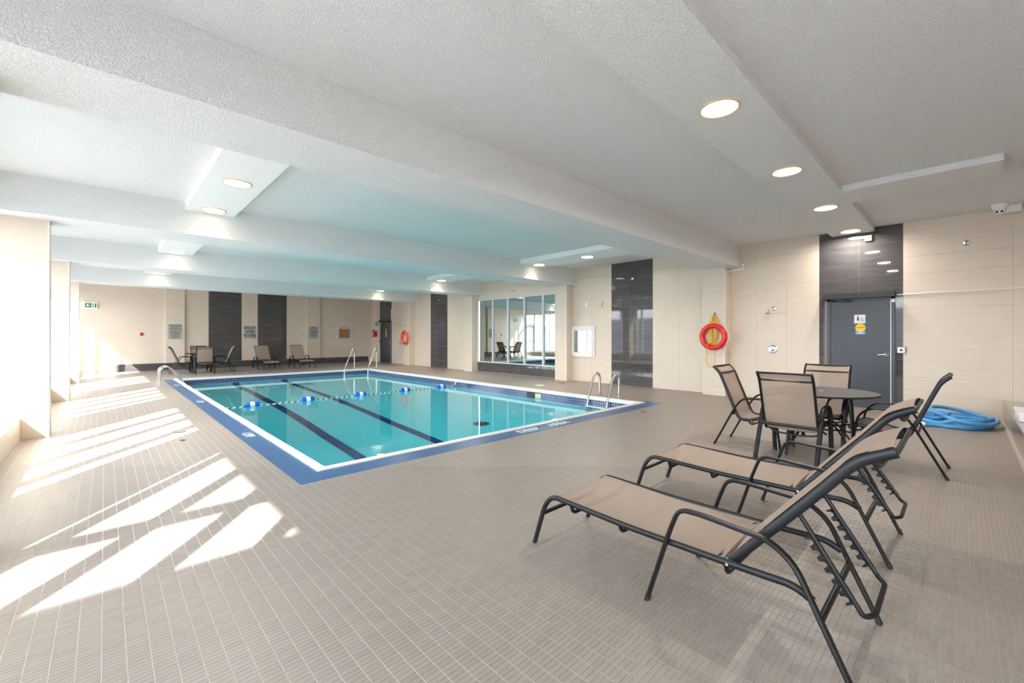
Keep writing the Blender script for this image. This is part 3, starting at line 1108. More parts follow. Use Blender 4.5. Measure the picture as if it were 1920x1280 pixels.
def make_lounger(back_deg=None):
    """chaise along -Y: foot end at y = +0.84, head end at y = -0.83"""
    root = thing('chaise_lounge', '', 'lounge chair')
    C = 1.10
    hw = 0.290
    Yp = lambda pts: [(y - C, z) for (y, z) in pts]
    for s_ in (-1, 1):
        x = s_ * hw
        rail = rounded([(x, y, z) for (y, z) in Yp([(1.945, 0.0), (1.855, 0.27), (1.79, 0.345), (1.25, 0.326), (0.72, 0.328), (0.48, 0.334), (0.41, 0.30)])], 0.085, 6)
        MB().tube(rail, 0.013, 0.016, seg=10, side=(1, 0, 0)).build('side_rail', FR, root)
        arm = rounded([(s_ * (hw + 0.022), y, z) for (y, z) in Yp([(1.125, 0.0), (1.0, 0.40), (0.955, 0.515), (0.86, 0.52), (0.56, 0.498), (0.47, 0.43), (0.27, 0.0)])], 0.115, 6)
        MB().tube(arm, 0.020, 0.011, seg=8, side=(1, 0, 0)).build('arm_and_legs', FR, root)
        for (y, dy) in ((1.125, -0.009), (0.27, 0.012)):
            MB().tube([(s_ * (hw + 0.022), y - C, 0), (s_ * (hw + 0.022), y + dy - C, 0.03)], 0.0215, 0.0135, seg=8, side=(1, 0, 0)).build('foot_cap', M['rubber'], root)
        back = rounded([(s_ * (hw - 0.042), y, z) for (y, z) in Yp([(0.735, 0.322), (0.40, 0.725), (0.28, 0.880), (0.165, 0.935)])], 0.10, 6)
        MB().tube(back, 0.013, 0.021, seg=10, side=(1, 0, 0)).build('back_rail', FR, root)
        fin = MB().tube([(s_ * (hw - 0.03), 0.735 - C, 0.327), (s_ * (hw + 0.018), 0.735 - C, 0.327)], 0.007, seg=8)
        fin.build('pivot_bolt', M['chrome'], root)
        # toothed rack under the back
        rx = s_ * (hw - 0.085)
        A, B = Vector((rx, 0.475 - C, 0.60)), Vector((rx, 0.285 - C, 0.30))
        rk = MB().tube([A, B], 0.010, seg=8)
        dv = (B - A).normalized()
        nv = Vector((0, dv.z, -dv.y))            # towards the foot end
        if nv.y < 0:
            nv = -nv
        for k in range(6):
            base = A + (B - A) * (0.30 + 0.125 * k)
            pts = []
            for q in range(7):
                an = math.pi * q / 6
                pts.append(base + dv * (-0.014 * math.cos(an)) + nv * (0.034 - 0.020 * math.sin(an)))
            rk.prism([base + dv * -0.021, base + dv * -0.021 + nv * 0.036] + pts + [base + dv * 0.021 + nv * 0.036, base + dv * 0.021],
                     (0.008, 0, 0))
        rk.build('tooth_rack', FR, root)
    # cross members
    x0, x1 = -hw, hw
    for (y, z, d) in ((1.64, 0.335, 0.055), (1.30, 0.322, 0.045), (0.745, 0.32, 0.05)):
        yy_ = y - C
        MB().tube(rounded([(x0, yy_, z), (x0 + 0.02, yy_, z - d), (x1 - 0.02, yy_, z - d), (x1, yy_, z)], 0.03, 4), 0.011, seg=8).build('cross_tube', FR, root)
    MB().tube([(x0, 1.872 - C, 0.215), (x1, 1.872 - C, 0.215)], 0.016, 0.010, seg=8, side=(0, 0, 1)).build('foot_stretcher', FR, root)
    MB().tube([(x0 - 0.02, 0.383 - C, 0.245), (x1 + 0.02, 0.383 - C, 0.245)], 0.013, seg=10).build('rear_bar', FR, root)
    rx = hw - 0.085
    MB().tube(rounded([(-rx, 0.287 - C, 0.303), (-rx, 0.265 - C, 0.265), (-rx + 0.05, 0.235 - C, 0.265), (rx - 0.05, 0.235 - C, 0.265), (rx, 0.265 - C, 0.265), (rx, 0.287 - C, 0.303)], 0.03, 4), 0.010, seg=8).build('rack_loop', FR, root)
    MB().tube(smooth_path([(-0.245, 0.235 - C, 0.895), (-0.16, 0.225 - C, 0.855), (0.0, 0.222 - C, 0.845), (0.16, 0.225 - C, 0.855), (0.245, 0.235 - C, 0.895)], 5), 0.011, seg=8).build('head_bow', M['frame'], root)
    seat = [(p.y, p.z) for p in smooth_path([(0, y, z) for (y, z) in Yp([(1.835, 0.300), (1.80, 0.338), (1.72, 0.352), (1.25, 0.330), (0.80, 0.330), (0.785, 0.328)])], 6)]
    MB().strip(seat, -hw + 0.008, hw - 0.008, 8, 0.018).build('seat_sling', M['sling'], root)
    bk = [(p.y, p.z) for p in smooth_path([(0, y, z) for (y, z) in Yp([(0.713, 0.383), (0.563, 0.567), (0.413, 0.748), (0.348, 0.829), (0.283, 0.903), (0.172, 0.957)])], 6)]
    MB().strip(bk, -hw + 0.036, hw - 0.036, 8, -0.012).build('back_sling', M['sling'], root)
    MB().tube([(-hw + 0.04, 0.785 - C, 0.327), (hw - 0.04, 0.785 - C, 0.327)], 0.009, seg=8).build('seat_end_bar', FR, root)
    MB().tube([(-hw + 0.042, 0.163 - C, 0.937), (hw - 0.042, 0.163 - C, 0.937)], 0.010, seg=8).build('head_bar', FR, root)
    return root

lou = make_lounger()
LG = 'sling chaise lounges'
place(lou, 0, 'tan sling chaise lounge in front, its rear legs cut by the picture edge', (2.345, 1.10, 0), 0, LG)
place(lou, 1, 'second tan sling chaise lounge, between the front lounge and the near table', (3.645, 1.12, 0), 0, LG)
place(lou, 1, 'distant tan chaise lounge before a charcoal panel, nearer to the far table', (4.82, 19.76, 0), R(180), LG)
place(lou, 1, 'distant tan chaise lounge below the grey rules plate, beside the other far lounge', (6.20, 19.78, 0), R(178), LG)

# ------------------------------------------------------------------ pool fittings
def pool_rail(name, loc, rz, pts, label, cat, two=0.5, treads=()):
    root = thing(name, label, cat, loc, rz)
    for s_ in (-1, 1):
        p = rounded([(s_ * two / 2, y, z) for (y, z) in pts], 0.16, 8)
        MB().tube(p, 0.025, seg=12).build('rail', M['steel'], root)
        MB().lathe([(0.05, 0.002), (0.05, 0.012), (0.03, 0.02), (0.024, 0.03)], 16, (s_ * two / 2, pts[0][0], 0)).build('flange', M['steel'], root)
    for (y, z) in treads:
        MB().box(-two / 2, two / 2, y - 0.05, y + 0.05, z - 0.018, z + 0.012).build('tread', M['steel'], root, smooth=False)
    return root
# local +Y points into the water
LADDER = [(-0.40, 0.0), (-0.40, 0.46), (-0.27, 0.52), (-0.14, 0.42), (0.10, -0.22), (0.11, -1.0)]
pool_rail('pool_ladder', (PX1 - 0.06, 5.54, 0), R(90), LADDER, 'steel pool ladder with a tread at the right edge near the deep corner', 'ladder', 0.515, [(0.10, -0.20), (0.11, -0.48), (0.11, -0.76)])
pool_rail('pool_ladder', (PX0 + 0.07, 15.86, 0), R(-90), [(-0.49, 0.0), (-0.49, 0.42), (-0.34, 0.50), (-0.19, 0.38), (0.16, -0.20), (0.17, -1.0)], 'steel pool ladder at the far end of the window side', 'ladder', 0.50, [(0.11, -0.45), (0.11, -0.75)])
GR = [(-0.30, 0.0), (-0.30, 0.70), (-0.22, 0.88), (-0.10, 0.82), (0.72, 0.10), (0.74, -0.6)]
pool_rail('corner_grab_rail', (7.60, 16.80, 0), R(136), GR, 'pair of tall steel handrails at the far right corner steps', 'handrail', 0.92)

rope = thing('lane_rope', 'striped rope with five blue and white floats strung across the pool', 'rope', (0, 10.83, WL + 0.012))
sag = [(ix_0 + (ix_1 - ix_0) * i / 60, 0, 0.006 * math.sin(i)) for i in range(61)]
sag[-1] = (ix_1, 0, 0.10)
sag[-2] = (ix_1 - 0.1, 0, 0.03)
MB().tube(sag, 0.013, seg=8).build('rope_line', M['lane_stripe'], rope)
for fx in (2.36, 3.53, 4.84, 6.13, 7.34):
    f = MB().lathe([(0.018, -0.15), (0.052, -0.142), (0.066, -0.12), (0.066, 0.12), (0.052, 0.142), (0.018, 0.15)], 20, (fx, 0, 0.02), 'x').build('float', M['float_blue'], rope)
    MB().lathe([(0.067, -0.045), (0.0685, -0.043), (0.0685, 0.043), (0.067, 0.045)], 20, (fx, 0, 0.02), 'x').build('white_band', M['float_white'], f)
MB().lathe([(0.04, 0), (0.04, 0.02), (0.015, 0.03), (0.015, 0.07)], 14, (ix_1 - 0.04, 0, 0.11), 'x').build('anchor', M['chrome'], rope)

for (x, y, r_, mt, lab) in ((0.755, 7.63, 0.085, 'steel', 'round steel drain lid in the sunlit deck by the depth mark'), (0.738, 7.0, 0.03, 'black', 'small dark drain in the deck beside the sunlit stripes'),
                            (8.71, 8.05, 0.13, 'white_paint', 'round white skimmer lid on the deck by the window wall'), (9.60, 8.0, 0.10, 'black', 'round dark lid on the deck at the foot of the wall pillar'),
                            (6.95, 3.92, 0.055, 'steel', 'small round valve lid inside the deck hatch outline')):
    tag(MB().lathe([(r_, 0.001), (r_, 0.004), (r_ * 0.85, 0.006), (r_ * 0.8, 0.005)], 22, (x, y, 0)).build('deck_lid', M[mt]), lab, 'lid')

# ------------------------------------------------------------------ ceiling cans
def make_can():
    root = thing('ceiling_light', '', 'light')
    MB().lathe([(0.152, -0.001), (0.165, -0.004), (0.165, -0.010), (0.150, -0.014), (0.140, -0.008)], 32, caps=False).build('trim_ring', M['lamp_trim'], root)
    MB().lathe([(0.002, -0.009), (0.141, -0.009), (0.143, -0.003), (0.002, -0.003)], 32).build('diffuser', M['lens_glow'], root)
    return root
can = make_can()
CANS = [((3.83, 1.44, 3.32), 'round ceiling light nearest the camera in the right-hand soffit row'),
        ((5.88, 1.44, 3.32), 'second round ceiling light of the soffit row that ends at the door'),
        ((7.98, 1.44, 3.32), 'third round ceiling light, where the two front soffits meet'),
        ((10.09, 1.44, 3.32), 'round ceiling light just in front of the wall above the door'),
        ((1.20, 6.27, 3.28), 'front ceiling light of the pair in the window-side soffit box'),
        ((1.20, 7.86, 3.28), 'rear ceiling light of the pair in the window-side soffit box'),
        ((8.48, 6.27, 3.28), 'front ceiling light of the pair in the wall-side soffit box'),
        ((8.48, 7.86, 3.28), 'rear ceiling light of the pair in the wall-side soffit box'),
        ((1.20, 12.42, 3.28), 'window-side ceiling light in the second bay over the pool'),
        ((8.45, 12.42, 3.28), 'wall-side ceiling light in the second bay over the pool'),
        ((1.20, 16.98, 3.28), 'window-side ceiling light in the farthest lit bay'),
        ((8.45, 16.98, 3.28), 'wall-side ceiling light in the farthest lit bay')]
for k, (loc, lab) in enumerate(CANS):
    place(can, k, lab, loc, 0, 'round ceiling cans')
ld = bpy.data.lights.new('can_lamp', 'AREA')
ld.shape = 'DISK'
ld.size = 0.26
ld.energy = LAMP_W
ld.color = (1.0, 0.93, 0.86)
ld.spread = R(172)
ld_narrow = ld.copy()
ld_narrow.spread = R(92)
ld_narrow.color = (1.0, 0.82, 0.62)
ld_narrow.energy = LAMP_W * 0.55
for (loc, lab) in CANS + [((1.2, 10.8, 3.28), ''), ((8.45, 10.8, 3.28), ''), ((1.2, 15.4, 3.28), ''), ((8.45, 15.4, 3.28), '')]:
    by_beam = any(0 < yb_ - loc[1] < 0.6 for (yb_, _) in BEAMS)
    lo_ = bpy.data.objects.new('can_lamp', ld_narrow if by_beam else ld)
    col.objects.link(lo_)
    lo_.location = (loc[0], loc[1], loc[2] - 0.016)

# ------------------------------------------------------------------ doors on the right wall
def make_door(name, ya, yb, hinge_hi=True):
    """hollow metal door on the right wall between ya and yb, hinged at the high-Y side"""
    d = struct(MB().box(XW - 0.035, WB, ya - 0.055, ya, 0, 2.075).box(XW - 0.035, WB, yb, yb + 0.055, 0, 2.075)
               .box(XW - 0.035, WB, ya - 0.055, yb + 0.055, 2.035, 2.075).build(name, M['door_frame'], smooth=False))
    MB().box(XW - 0.018, WB, ya + 0.004, yb - 0.004, 0.008, 2.033).build('door_leaf', M['door'], d, smooth=False)
    MB().box(XW - 0.036, XW - 0.030, ya - 0.004, ya + 0.010, 0, 2.04).build('strike_edge', M['alu'], d, smooth=False)
    MB().box(XW - 0.15, XW - 0.002, ya - 0.06, yb + 0.11, 2.078, 2.178).build('operator_box', M['header'], d, smooth=False)
    am = MB().tube([(XW - 0.05, yb - 0.03, 2.045), (XW - 0.06, yb - 0.36, 2.02)], 0.010, seg=6)
    am.tube([(XW - 0.06, yb - 0.36, 2.02), (XW - 0.10, yb - 0.20, 2.075)], 0.010, seg=6)
    am.tube([(XW - 0.045, yb - 0.02, 2.045), (XW - 0.05, yb - 0.09, 2.04)], 0.016, seg=8)
    am.build('closer_arm', M['black'], d)
    hz = 1.02
    h = MB().lathe([(0.036, 0), (0.036, -0.012), (0.018, -0.018), (0.014, -0.05)], 20, (XW - 0.018, ya + 0.07, hz), 'x')
    h.tube(rounded([(XW - 0.066, ya + 0.07, hz), (XW - 0.072, ya + 0.11, hz - 0.003), (XW - 0.062, ya + 0.18, hz - 0.008)], 0.02), 0.011, 0.008, seg=8)
    h.build('lever_handle', M['chrome'], d)
    for z in (0.25, 1.05, 1.85):
        MB().tube([(XW - 0.026, yb, z - 0.05), (XW - 0.026, yb, z + 0.05)], 0.008, seg=8).build('hinge', M['door_frame'], d)
    return d

d1 = make_door('door_1', 0.90, 1.80)
XD = XW - 0.018
# washroom pictogram: a woman and a wheelchair on a white plate
pl = MB().box(XD - 0.004, XD, 1.265, 1.432, 1.60, 1.765).build('sign_plate', M['sign_white'], d1, smooth=False)
fig = MB()
xs = XD - 0.0048
fig.lathe([(0.009, 0.0), (0.009, 0.0006)], 12, (xs, 1.375, 1.732), 'x')
fig.poly([(xs, 1.385, 1.720), (xs, 1.365, 1.720), (xs, 1.357, 1.69), (xs, 1.368, 1.70), (xs, 1.357, 1.665), (xs, 1.368, 1.665), (xs, 1.368, 1.645),
          (xs, 1.382, 1.645), (xs, 1.382, 1.665), (xs, 1.393, 1.665), (xs, 1.382, 1.70), (xs, 1.393, 1.69)])
fig.build('woman_symbol', M['ink'], pl, smooth=False)
wc = MB()
wc.tube([(xs, 1.318 + 0.017 * math.cos(a), 1.664 + 0.017 * math.sin(a)) for a in [R(150 + 25 * k) for k in range(11)]], 0.0022, seg=4)
wc.tube([(xs, 1.322, 1.705), (xs, 1.320, 1.672), (xs, 1.302, 1.670), (xs, 1.293, 1.648), (xs, 1.284, 1.650)], 0.0025, seg=4)
wc.lathe([(0.006, 0.0), (0.006, 0.0006)], 10, (xs, 1.322, 1.713), 'x')
wc.build('wheelchair_symbol', M['ink_grey'], pl, smooth=False)
st = MB().box(XD - 0.003, XD, 1.262, 1.415, 1.39, 1.46).build('blue_sticker', M['sky_blue'], d1, smooth=False)
MB().box(XD - 0.0036, XD - 0.003, 1.275, 1.402, 1.418, 1.428).box(XD - 0.0036, XD - 0.003, 1.29, 1.388, 1.403, 1.411).build('print_lines', M['sign_white'], st, smooth=False)
yl = MB().lathe([(0.078, 0.0), (0.078, -0.0022)], 28, (XD - 0.0036, 1.339, 1.515), 'x').build('round_sticker', M['yellow'], d1, smooth=False)
text('lettering', 'CAUTION', 0.036, (XD - 0.0068, 1.339, 1.520), FACE_W, M['ink'], yl, sx=0.85)
MB().box(XD - 0.0066, XD - 0.0055, 1.295, 1.383, 1.483, 1.490).box(XD - 0.0066, XD - 0.0055, 1.30, 1.378, 1.552, 1.558).build('print_lines', M['orange_ink'], yl, smooth=False)
MB().box(XW - 0.040, XW - 0.034, 0.842, 0.892, 1.98, 2.045).build('frame_tag', M['sign_white'], d1, smooth=False)

d2 = make_door('door_2', 19.86, 20.80)
MB().lathe([(0.075, 0.0), (0.075, -0.0022)], 20, (XD, 20.33, 1.52), 'x').build('round_sticker', M['yellow'], d2, smooth=False)
MB().box(XD - 0.003, XD, 20.28, 20.38, 1.30, 1.43).build('square_sticker', M['yellow'], d2, smooth=False)
MB().box(XD - 0.003, XD, 20.27, 20.39, 1.62, 1.74).build('sign_plate', M['plate_grey'], d2, smooth=False)

def wall_box(name, mats, y, z, w, h, dep, label, cat, x=XW):
    """small box on the right wall with a face plate"""
    root = thing(name, label, cat, (x, y, z))
    MB().box(-dep, 0.0, -w / 2, w / 2, -h / 2, h / 2).build('back_box', mats[0], root, smooth=False)
    MB().box(-dep - 0.006, -dep, -w / 2 + 0.01, w / 2 - 0.01, -h / 2 + 0.008, h / 2 - 0.008).build('face_plate', mats[1], root, smooth=False)
    return root

XJ = WB - 0.012       # face of the charcoal panels
cr = wall_box('push_plate', (M['black'], M['sign_white']), 0.762, 1.107, 0.125, 0.12, 0.03, 'square push plate for the opener beside the charcoal washroom door', 'switch', XW - 0.002)
MB().lathe([(0.02, -0.037), (0.02, -0.040), (0.008, -0.042)], 12, axis='x').build('button', M['ink_grey'], cr)
wall_box('push_plate', (M['black'], M['ink_grey']), 21.0, 1.07, 0.10, 0.12, 0.03, 'dark square push plate beside the far charcoal door', 'switch', XW - 0.002)
sn = wall_box('door_sensor', (M['beige_plastic'], M['white_paint']), 1.222, 3.20, 0.10, 0.10, 0.05, 'small square sensor box high on the charcoal panel under the soffit', 'sensor', XW - 0.002)

cd = tag(MB().tube([(XW - 0.012, 0.83, 2.108), (XW - 0.012, -1.15, 2.115)], 0.009, seg=8).build('conduit', M['coping']), 'thin pale conduit running along the wall from the washroom door', 'pipe')
tag(MB().tube([(XW - 0.012, 19.80, 2.12), (XW - 0.012, 19.80, 2.72)], 0.014, seg=8).build('conduit', M['coping']), 'short upright white conduit above the far charcoal door', 'pipe')

# showers
def shower(y, z, yv, zv, lab1, lab2):
    root = thing('wall_shower', lab1, 'shower', (XW, y, z))
    MB().lathe([(0.042, 0), (0.042, -0.006), (0.02, -0.014)], 20, axis='x').build('wall_flange', M['chrome'], root)
    MB().tube(rounded([(-0.005, 0, 0), (-0.12, 0.03, 0.005), (-0.17, 0.05, -0.03), (-0.18, 0.055, -0.085)], 0.05), 0.009, seg=10).build('arm', M['chrome'], root)
    MB().lathe([(0.014, 0.035), (0.022, 0.02), (0.075, 0.004), (0.082, -0.006), (0.070, -0.014), (0.01, -0.016)], 24, (-0.182, 0.056, -0.115)).build('rose', M['chrome'], root)
    v = thing('shower_valve', lab2, 'shower valve', (XW, yv, zv))
    MB().lathe([(0.092, 0), (0.090, -0.006), (0.070, -0.012), (0.04, -0.014)], 28, axis='x').build('escutcheon', M['chrome'], v)
    MB().lathe([(0.036, -0.012), (0.034, -0.05), (0.02, -0.06)], 20, axis='x').build('hub', M['chrome'], v)
    MB().tube([(-0.055, 0, 0), (-0.062, 0.01, -0.075)], 0.009, 0.006, seg=8).build('lever', M['chrome'], v)
shower(2.805, 1.955, 2.82, 1.075, 'chrome shower head on the beige wall left of the washroom door', 'round chrome shower valve low on the beige wall left of the washroom door')
shower(18.89, 1.95, 18.93, 1.04, 'distant chrome shower head beside the far charcoal door', 'distant chrome shower valve below the far shower head')

# framed glazed niche with thermostat and switch plates
ni = thing('glazed_wall_cabinet', 'white framed wall cabinet whose mirror-like glass reflects the snowy windows', 'cabinet', (XW, 7.88, 1.196))
f = MB()
W2, H2 = 0.44, 0.455
for (a, c, e, g) in ((-W2, W2, H2 - 0.13, H2), (-W2, W2, -H2, -H2 + 0.13), (-W2, -W2 + 0.115, -H2 + 0.13, H2 - 0.13), (W2 - 0.115, W2, -H2 + 0.13, H2 - 0.13)):
    f.box(-0.045, 0, a, c, e, g)
f.build('frame', M['white_paint'], ni, smooth=False)
f = MB()
for (a, c, e, g) in ((-W2 + 0.05, W2 - 0.05, H2 - 0.08, H2 - 0.05), (-W2 + 0.05, W2 - 0.05, -H2 + 0.05, -H2 + 0.08), (-W2 + 0.05, -W2 + 0.08, -H2 + 0.05, H2 - 0.05), (W2 - 0.08, W2 - 0.05, -H2 + 0.05, H2 - 0.05)):
    f.box(-0.055, -0.045, a, c, e, g)
f.build('door_moulding', M['white_paint'], ni, smooth=False)
MB().box(-0.02, -0.014, -W2 + 0.115, W2 - 0.115, -H2 + 0.13, H2 - 0.13).build('glass', M['mirror_glass'], ni, smooth=False)
MB().lathe([(0.012, -0.045), (0.012, -0.062), (0.006, -0.066)], 12, (0, -W2 + 0.035, 0.0), 'x').build('knob', M['chrome'], ni)
wall_box('wall_switch', (M['white_paint'], M['sign_white']), 7.735, 2.29, 0.115, 0.13, 0.018, 'flat white switch plate high on the wall above the glazed cabinet', 'switch')
th_ = wall_box('thermostat', (M['beige_plastic'], M['beige_plastic']), 7.26, 2.288, 0.165, 0.145, 0.05, 'ivory thermostat box on the wall between switch plate and charcoal panel', 'thermostat')
MB().lathe([(0.042, -0.056), (0.042, -0.066), (0.02, -0.068)], 20, axis='x').build('dial', M['lamp_trim'], th_)


def sprinkler(x, y, z, label):
    root = thing('sprinkler', label, 'sprinkler', (x, y, z))
    MB().lathe([(0.038, 0), (0.036, -0.006), (0.014, -0.012), (0.012, -0.04)], 16, axis='x').build('collar', M['chrome'], root)
    MB().tube([(-0.04, 0, 0), (-0.06, 0, -0.02), (-0.062, 0, -0.05)], 0.010, seg=8).build('nozzle', M['steel'], root)
    MB().lathe([(0.032, -0.065), (0.022, -0.055), (0.008, -0.05)], 14, (-0.062, 0, 0)).build('deflector', M['steel'], root)
sprinkler(XW, -0.046, 2.93, 'sidewall sprinkler high on the beige wall right of the washroom door')
sprinkler(XJ + 0.005, 6.22, 2.93, 'sidewall sprinkler on the charcoal panel beside the glazed cabinet')
sprinkler(XW, 10.85, 2.96, 'sidewall sprinkler centred above the mirrored interior window')
sprinkler(XJ + 0.005, 15.56, 2.93, 'sidewall sprinkler on the charcoal panel beyond the mirrored window')
sprinkler(XW, 21.7, 2.93, 'sidewall sprinkler near the far corner above the red call box')
sprinkler(XW, 19.3, 2.75, 'small sidewall fitting above the distant shower head')
sp = thing('sprinkler_pipe', 'short white sprinkler pipe with elbow where the big beam meets the wall', 'pipe', (XW - 0.05, 3.39, 2.85))
MB().tube(rounded([(0.0, 0.30, 0.0), (0.0, 0.0, 0.02), (-0.03, -0.005, 0.06)], 0.04), 0.020, seg=10).build('pipe', M['white_paint'], sp)
MB().lathe([(0.02, 0.0), (0.026, 0.02), (0.03, 0.05), (0.014, 0.06)], 12, (-0.03, -0.005, 0.06)).build('head', M['steel'], sp)

# dome camera by the ceiling
dc = thing('dome_camera', 'white turret camera with two black lenses hung where ceiling meets wall', 'camera', (10.05, -0.40, ZC))
MB().lathe([(0.095, 0.0), (0.095, -0.02), (0.085, -0.045), (0.07, -0.07)], 24).build('base', M['white_paint'], dc)
MB().lathe([(0.002, -0.150), (0.03, -0.146), (0.055, -0.13), (0.07, -0.10), (0.07, -0.07), (0.05, -0.055)], 24).build('eyeball', M['white_paint'], dc)
dv = Vector((-0.75, 0.1, -0.42)).normalized()
for o_ in (-0.026, 0.026):
    c_ = Vector((0, o_, -0.088)) + dv * 0.062
    MB().tube([c_, c_ + dv * 0.012], 0.015, seg=12).build('lens', M['black'], dc)
jb = thing('junction_box', 'white junction box beside the turret camera', 'box', (10.30, -0.545, ZC - 0.05))
MB().box(-0.08, 0.08, -0.085, 0.085, -0.055, 0.05).build('body', M['white_paint'], jb, smooth=False)
MB().box(-0.075, 0.075, -0.08, 0.08, -0.065, -0.055).build('cover', M['alu'], jb, smooth=False)

# ------------------------------------------------------------------ lifebuoys
def ring_buoy(y, z, m, label, r=0.25, q=0.062, x=PX_PIL - 0.07):
    root = thing('lifebuoy', label, 'lifebuoy', (x, y, z))
    n, k = 40, 14
    mb = MB()
    mb.tube([(0, r * math.cos(2 * math.pi * i / n), r * math.sin(2 * math.pi * i / n)) for i in range(n)], q, q * 0.95, seg=k, closed=True, side=(1, 0, 0))
    mb.build('ring', m, root)
    line = []
    for i in range(73):
        a = 2 * math.pi * i / 72
        bulge = 0.05 * abs(math.sin(2 * a)) ** 2
        rr_ = r + q + 0.006 + bulge
        line.append((0.0 + 0.02 * math.sin(2 * a), rr_ * math.cos(a + 0.6), rr_ * math.sin(a + 0.6) - bulge * 0.8))
    MB().tube(line, 0.0055, seg=6).build('grab_line', M['cord_white'], root)
    for i in range(4):
        a = math.pi / 2 * i + 0.6
        cc = Vector((0, r * math.cos(a), r * math.sin(a)))
        tdir = Vector((0, -math.sin(a), math.cos(a)))
        ndir = Vector((0, math.cos(a), math.sin(a)))
        MB().tube([cc + (ndir * math.cos(t_) + Vector((1, 0, 0)) * math.sin(t_)) * (q + 0.002) for t_ in [2 * math.pi * j / 16 for j in range(16)]], 0.012, 0.003, seg=6, closed=True, side=tuple(tdir)).build('strap', M['cord_white'] if m == M['orange_red'] else m, root)
    return root
ring_buoy(3.925, 1.343, M['red'], 'red lifebuoy with white grab line on the nearest wall pillar')
ring_buoy(17.83, 1.29, M['orange_red'], 'distant orange lifebuoy hanging on the pillar by the far door', 0.27, 0.065)
hk = thing('rope_hook', 'small dark hook on the nearest wall pillar above the red lifebuoy', 'hook', (PX_PIL, 3.905, 1.86))
MB().tube(rounded([(0, 0, 0.04), (-0.015, 0, 0.0), (-0.07, 0, -0.02), (-0.085, 0, 0.02)], 0.02), 0.008, seg=8).build('hook_rod', M['black'], hk)
hk2 = thing('rope_hook', 'small hook with cord on the distant pillar above the orange lifebuoy', 'hook', (PX_PIL, 17.83, 1.82))
MB().tube(rounded([(0, 0, 0.02), (-0.06, 0, -0.01), (-0.075, 0, 0.03)], 0.02), 0.010, seg=8).build('hook_rod', M['black'], hk2)
MB().tube(smooth_path([(-0.06, 0, 0), (-0.075, -0.03, -0.12), (-0.07, -0.05, -0.22), (-0.065, 0.03, -0.10), (-0.06, 0, 0)], 5), 0.006, seg=6).build('cord', M['cord_white'], hk2)

yr = thing('throw_rope', 'coiled yellow rope hung through the red lifebuoy', 'rope', (PX_PIL - 0.045, 3.905, 1.84))
rnd = random.Random(4)
hank = MB()
pts = []
for i in range(9):
    w = 0.05 + 0.035 * rnd.random()
    lo_z = -0.62 - 0.10 * rnd.random()
    o_ = rnd.uniform(-0.03, 0.03)
    xx = rnd.uniform(-0.02, 0.02)
    pts += [(xx, o_ * 0.3, 0.0), (xx, o_ + w, -0.18), (xx - 0.01, o_ + w * 1.1, -0.42), (xx, o_ + 0.02, lo_z), (xx + 0.01, o_ - w, -0.40), (xx, o_ - w * 0.8, -0.16)]
pts.append((0, 0, 0))
hank.tube(smooth_path(pts, 5), 0.0075, seg=6)
hank.build('hank', M['rope_yellow'], yr)
loop = smooth_path([(-0.02, 0.02, -0.66), (-0.10, 0.08, -0.63), (-0.10, 0.14, -0.72), (-0.03, 0.17, -0.86), (0.0, 0.19, -1.02), (0.01, 0.15, -1.16), (0.01, 0.07, -1.19), (0.01, 0.02, -1.12), (0.0, 0.0, -0.95), (0.0, 0.0, -0.80), (0, -0.01, -0.64)], 6)
MB().tube(loop, 0.0065, seg=6).build('tail_loop', M['rope_yellow'], yr)
MB().lathe([(0.010, -0.055), (0.020, -0.03), (0.016, 0.02), (0.008, 0.03)], 10, (-0.02, 0.172, -0.88)).build('knot', M['rope_yellow'], yr)

# ------------------------------------------------------------------ far wall fittings
YS = YF - 0.002
ex = thing('exit_sign', 'green running man exit sign with arrow high on the far wall', 'exit sign', (-0.38, YS, 2.48))
MB().box(-0.175, 0.175, -0.075, 0, -0.115, 0.115).build('housing', M['white_paint'], ex, smooth=False)
fp = MB().box(-0.145, 0.145, -0.080, -0.075, -0.075, 0.075).build('green_face', M['exit_green'], ex, smooth=False)
a_ = -0.0815
MB().poly([(-0.128, a_, 0), (-0.078, a_, 0.055), (-0.05, a_, 0.055), (-0.083, a_, 0.014), (-0.012, a_, 0.014), (-0.012, a_, -0.014), (-0.083, a_, -0.014), (-0.05, a_, -0.055), (-0.078, a_, -0.055)][::-1]).build('arrow', M['exit_white'], fp, smooth=False)
MB().poly([(0.012, a_, -0.066), (0.112, a_, -0.066), (0.112, a_, 0.066), (0.012, a_, 0.066)]).build('white_square', M['exit_white'], fp, smooth=False)
a2 = -0.083
rm = MB()
rm.lathe([(0.010, 0), (0.010, -0.001)], 10, (0.055, a2, 0.046), 'y')
for seg_ in ([(0.062, 0.032), (0.070, -0.008)], [(0.062, 0.030), (0.040, 0.022), (0.028, 0.004)], [(0.064, 0.030), (0.086, 0.018), (0.096, 0.030)], [(0.070, -0.008), (0.048, -0.022), (0.044, -0.052)], [(0.070, -0.008), (0.084, -0.030), (0.104, -0.044)]):
    rm.tube([(x, a2, z) for (x, z) in seg_], 0.007, 0.001, seg=6)
rm.build('running_man', M['exit_green'], fp, smooth=False)

tag(MB().box(0.985, 1.074, YS - 0.03, YS, 1.372, 1.486).box(1.005, 1.054, YS - 0.034, YS - 0.03, 1.40, 1.455).build('pull_station', M['dull_red'], smooth=False), 'small red square call point on the far wall beside the caution pilaster', 'alarm')


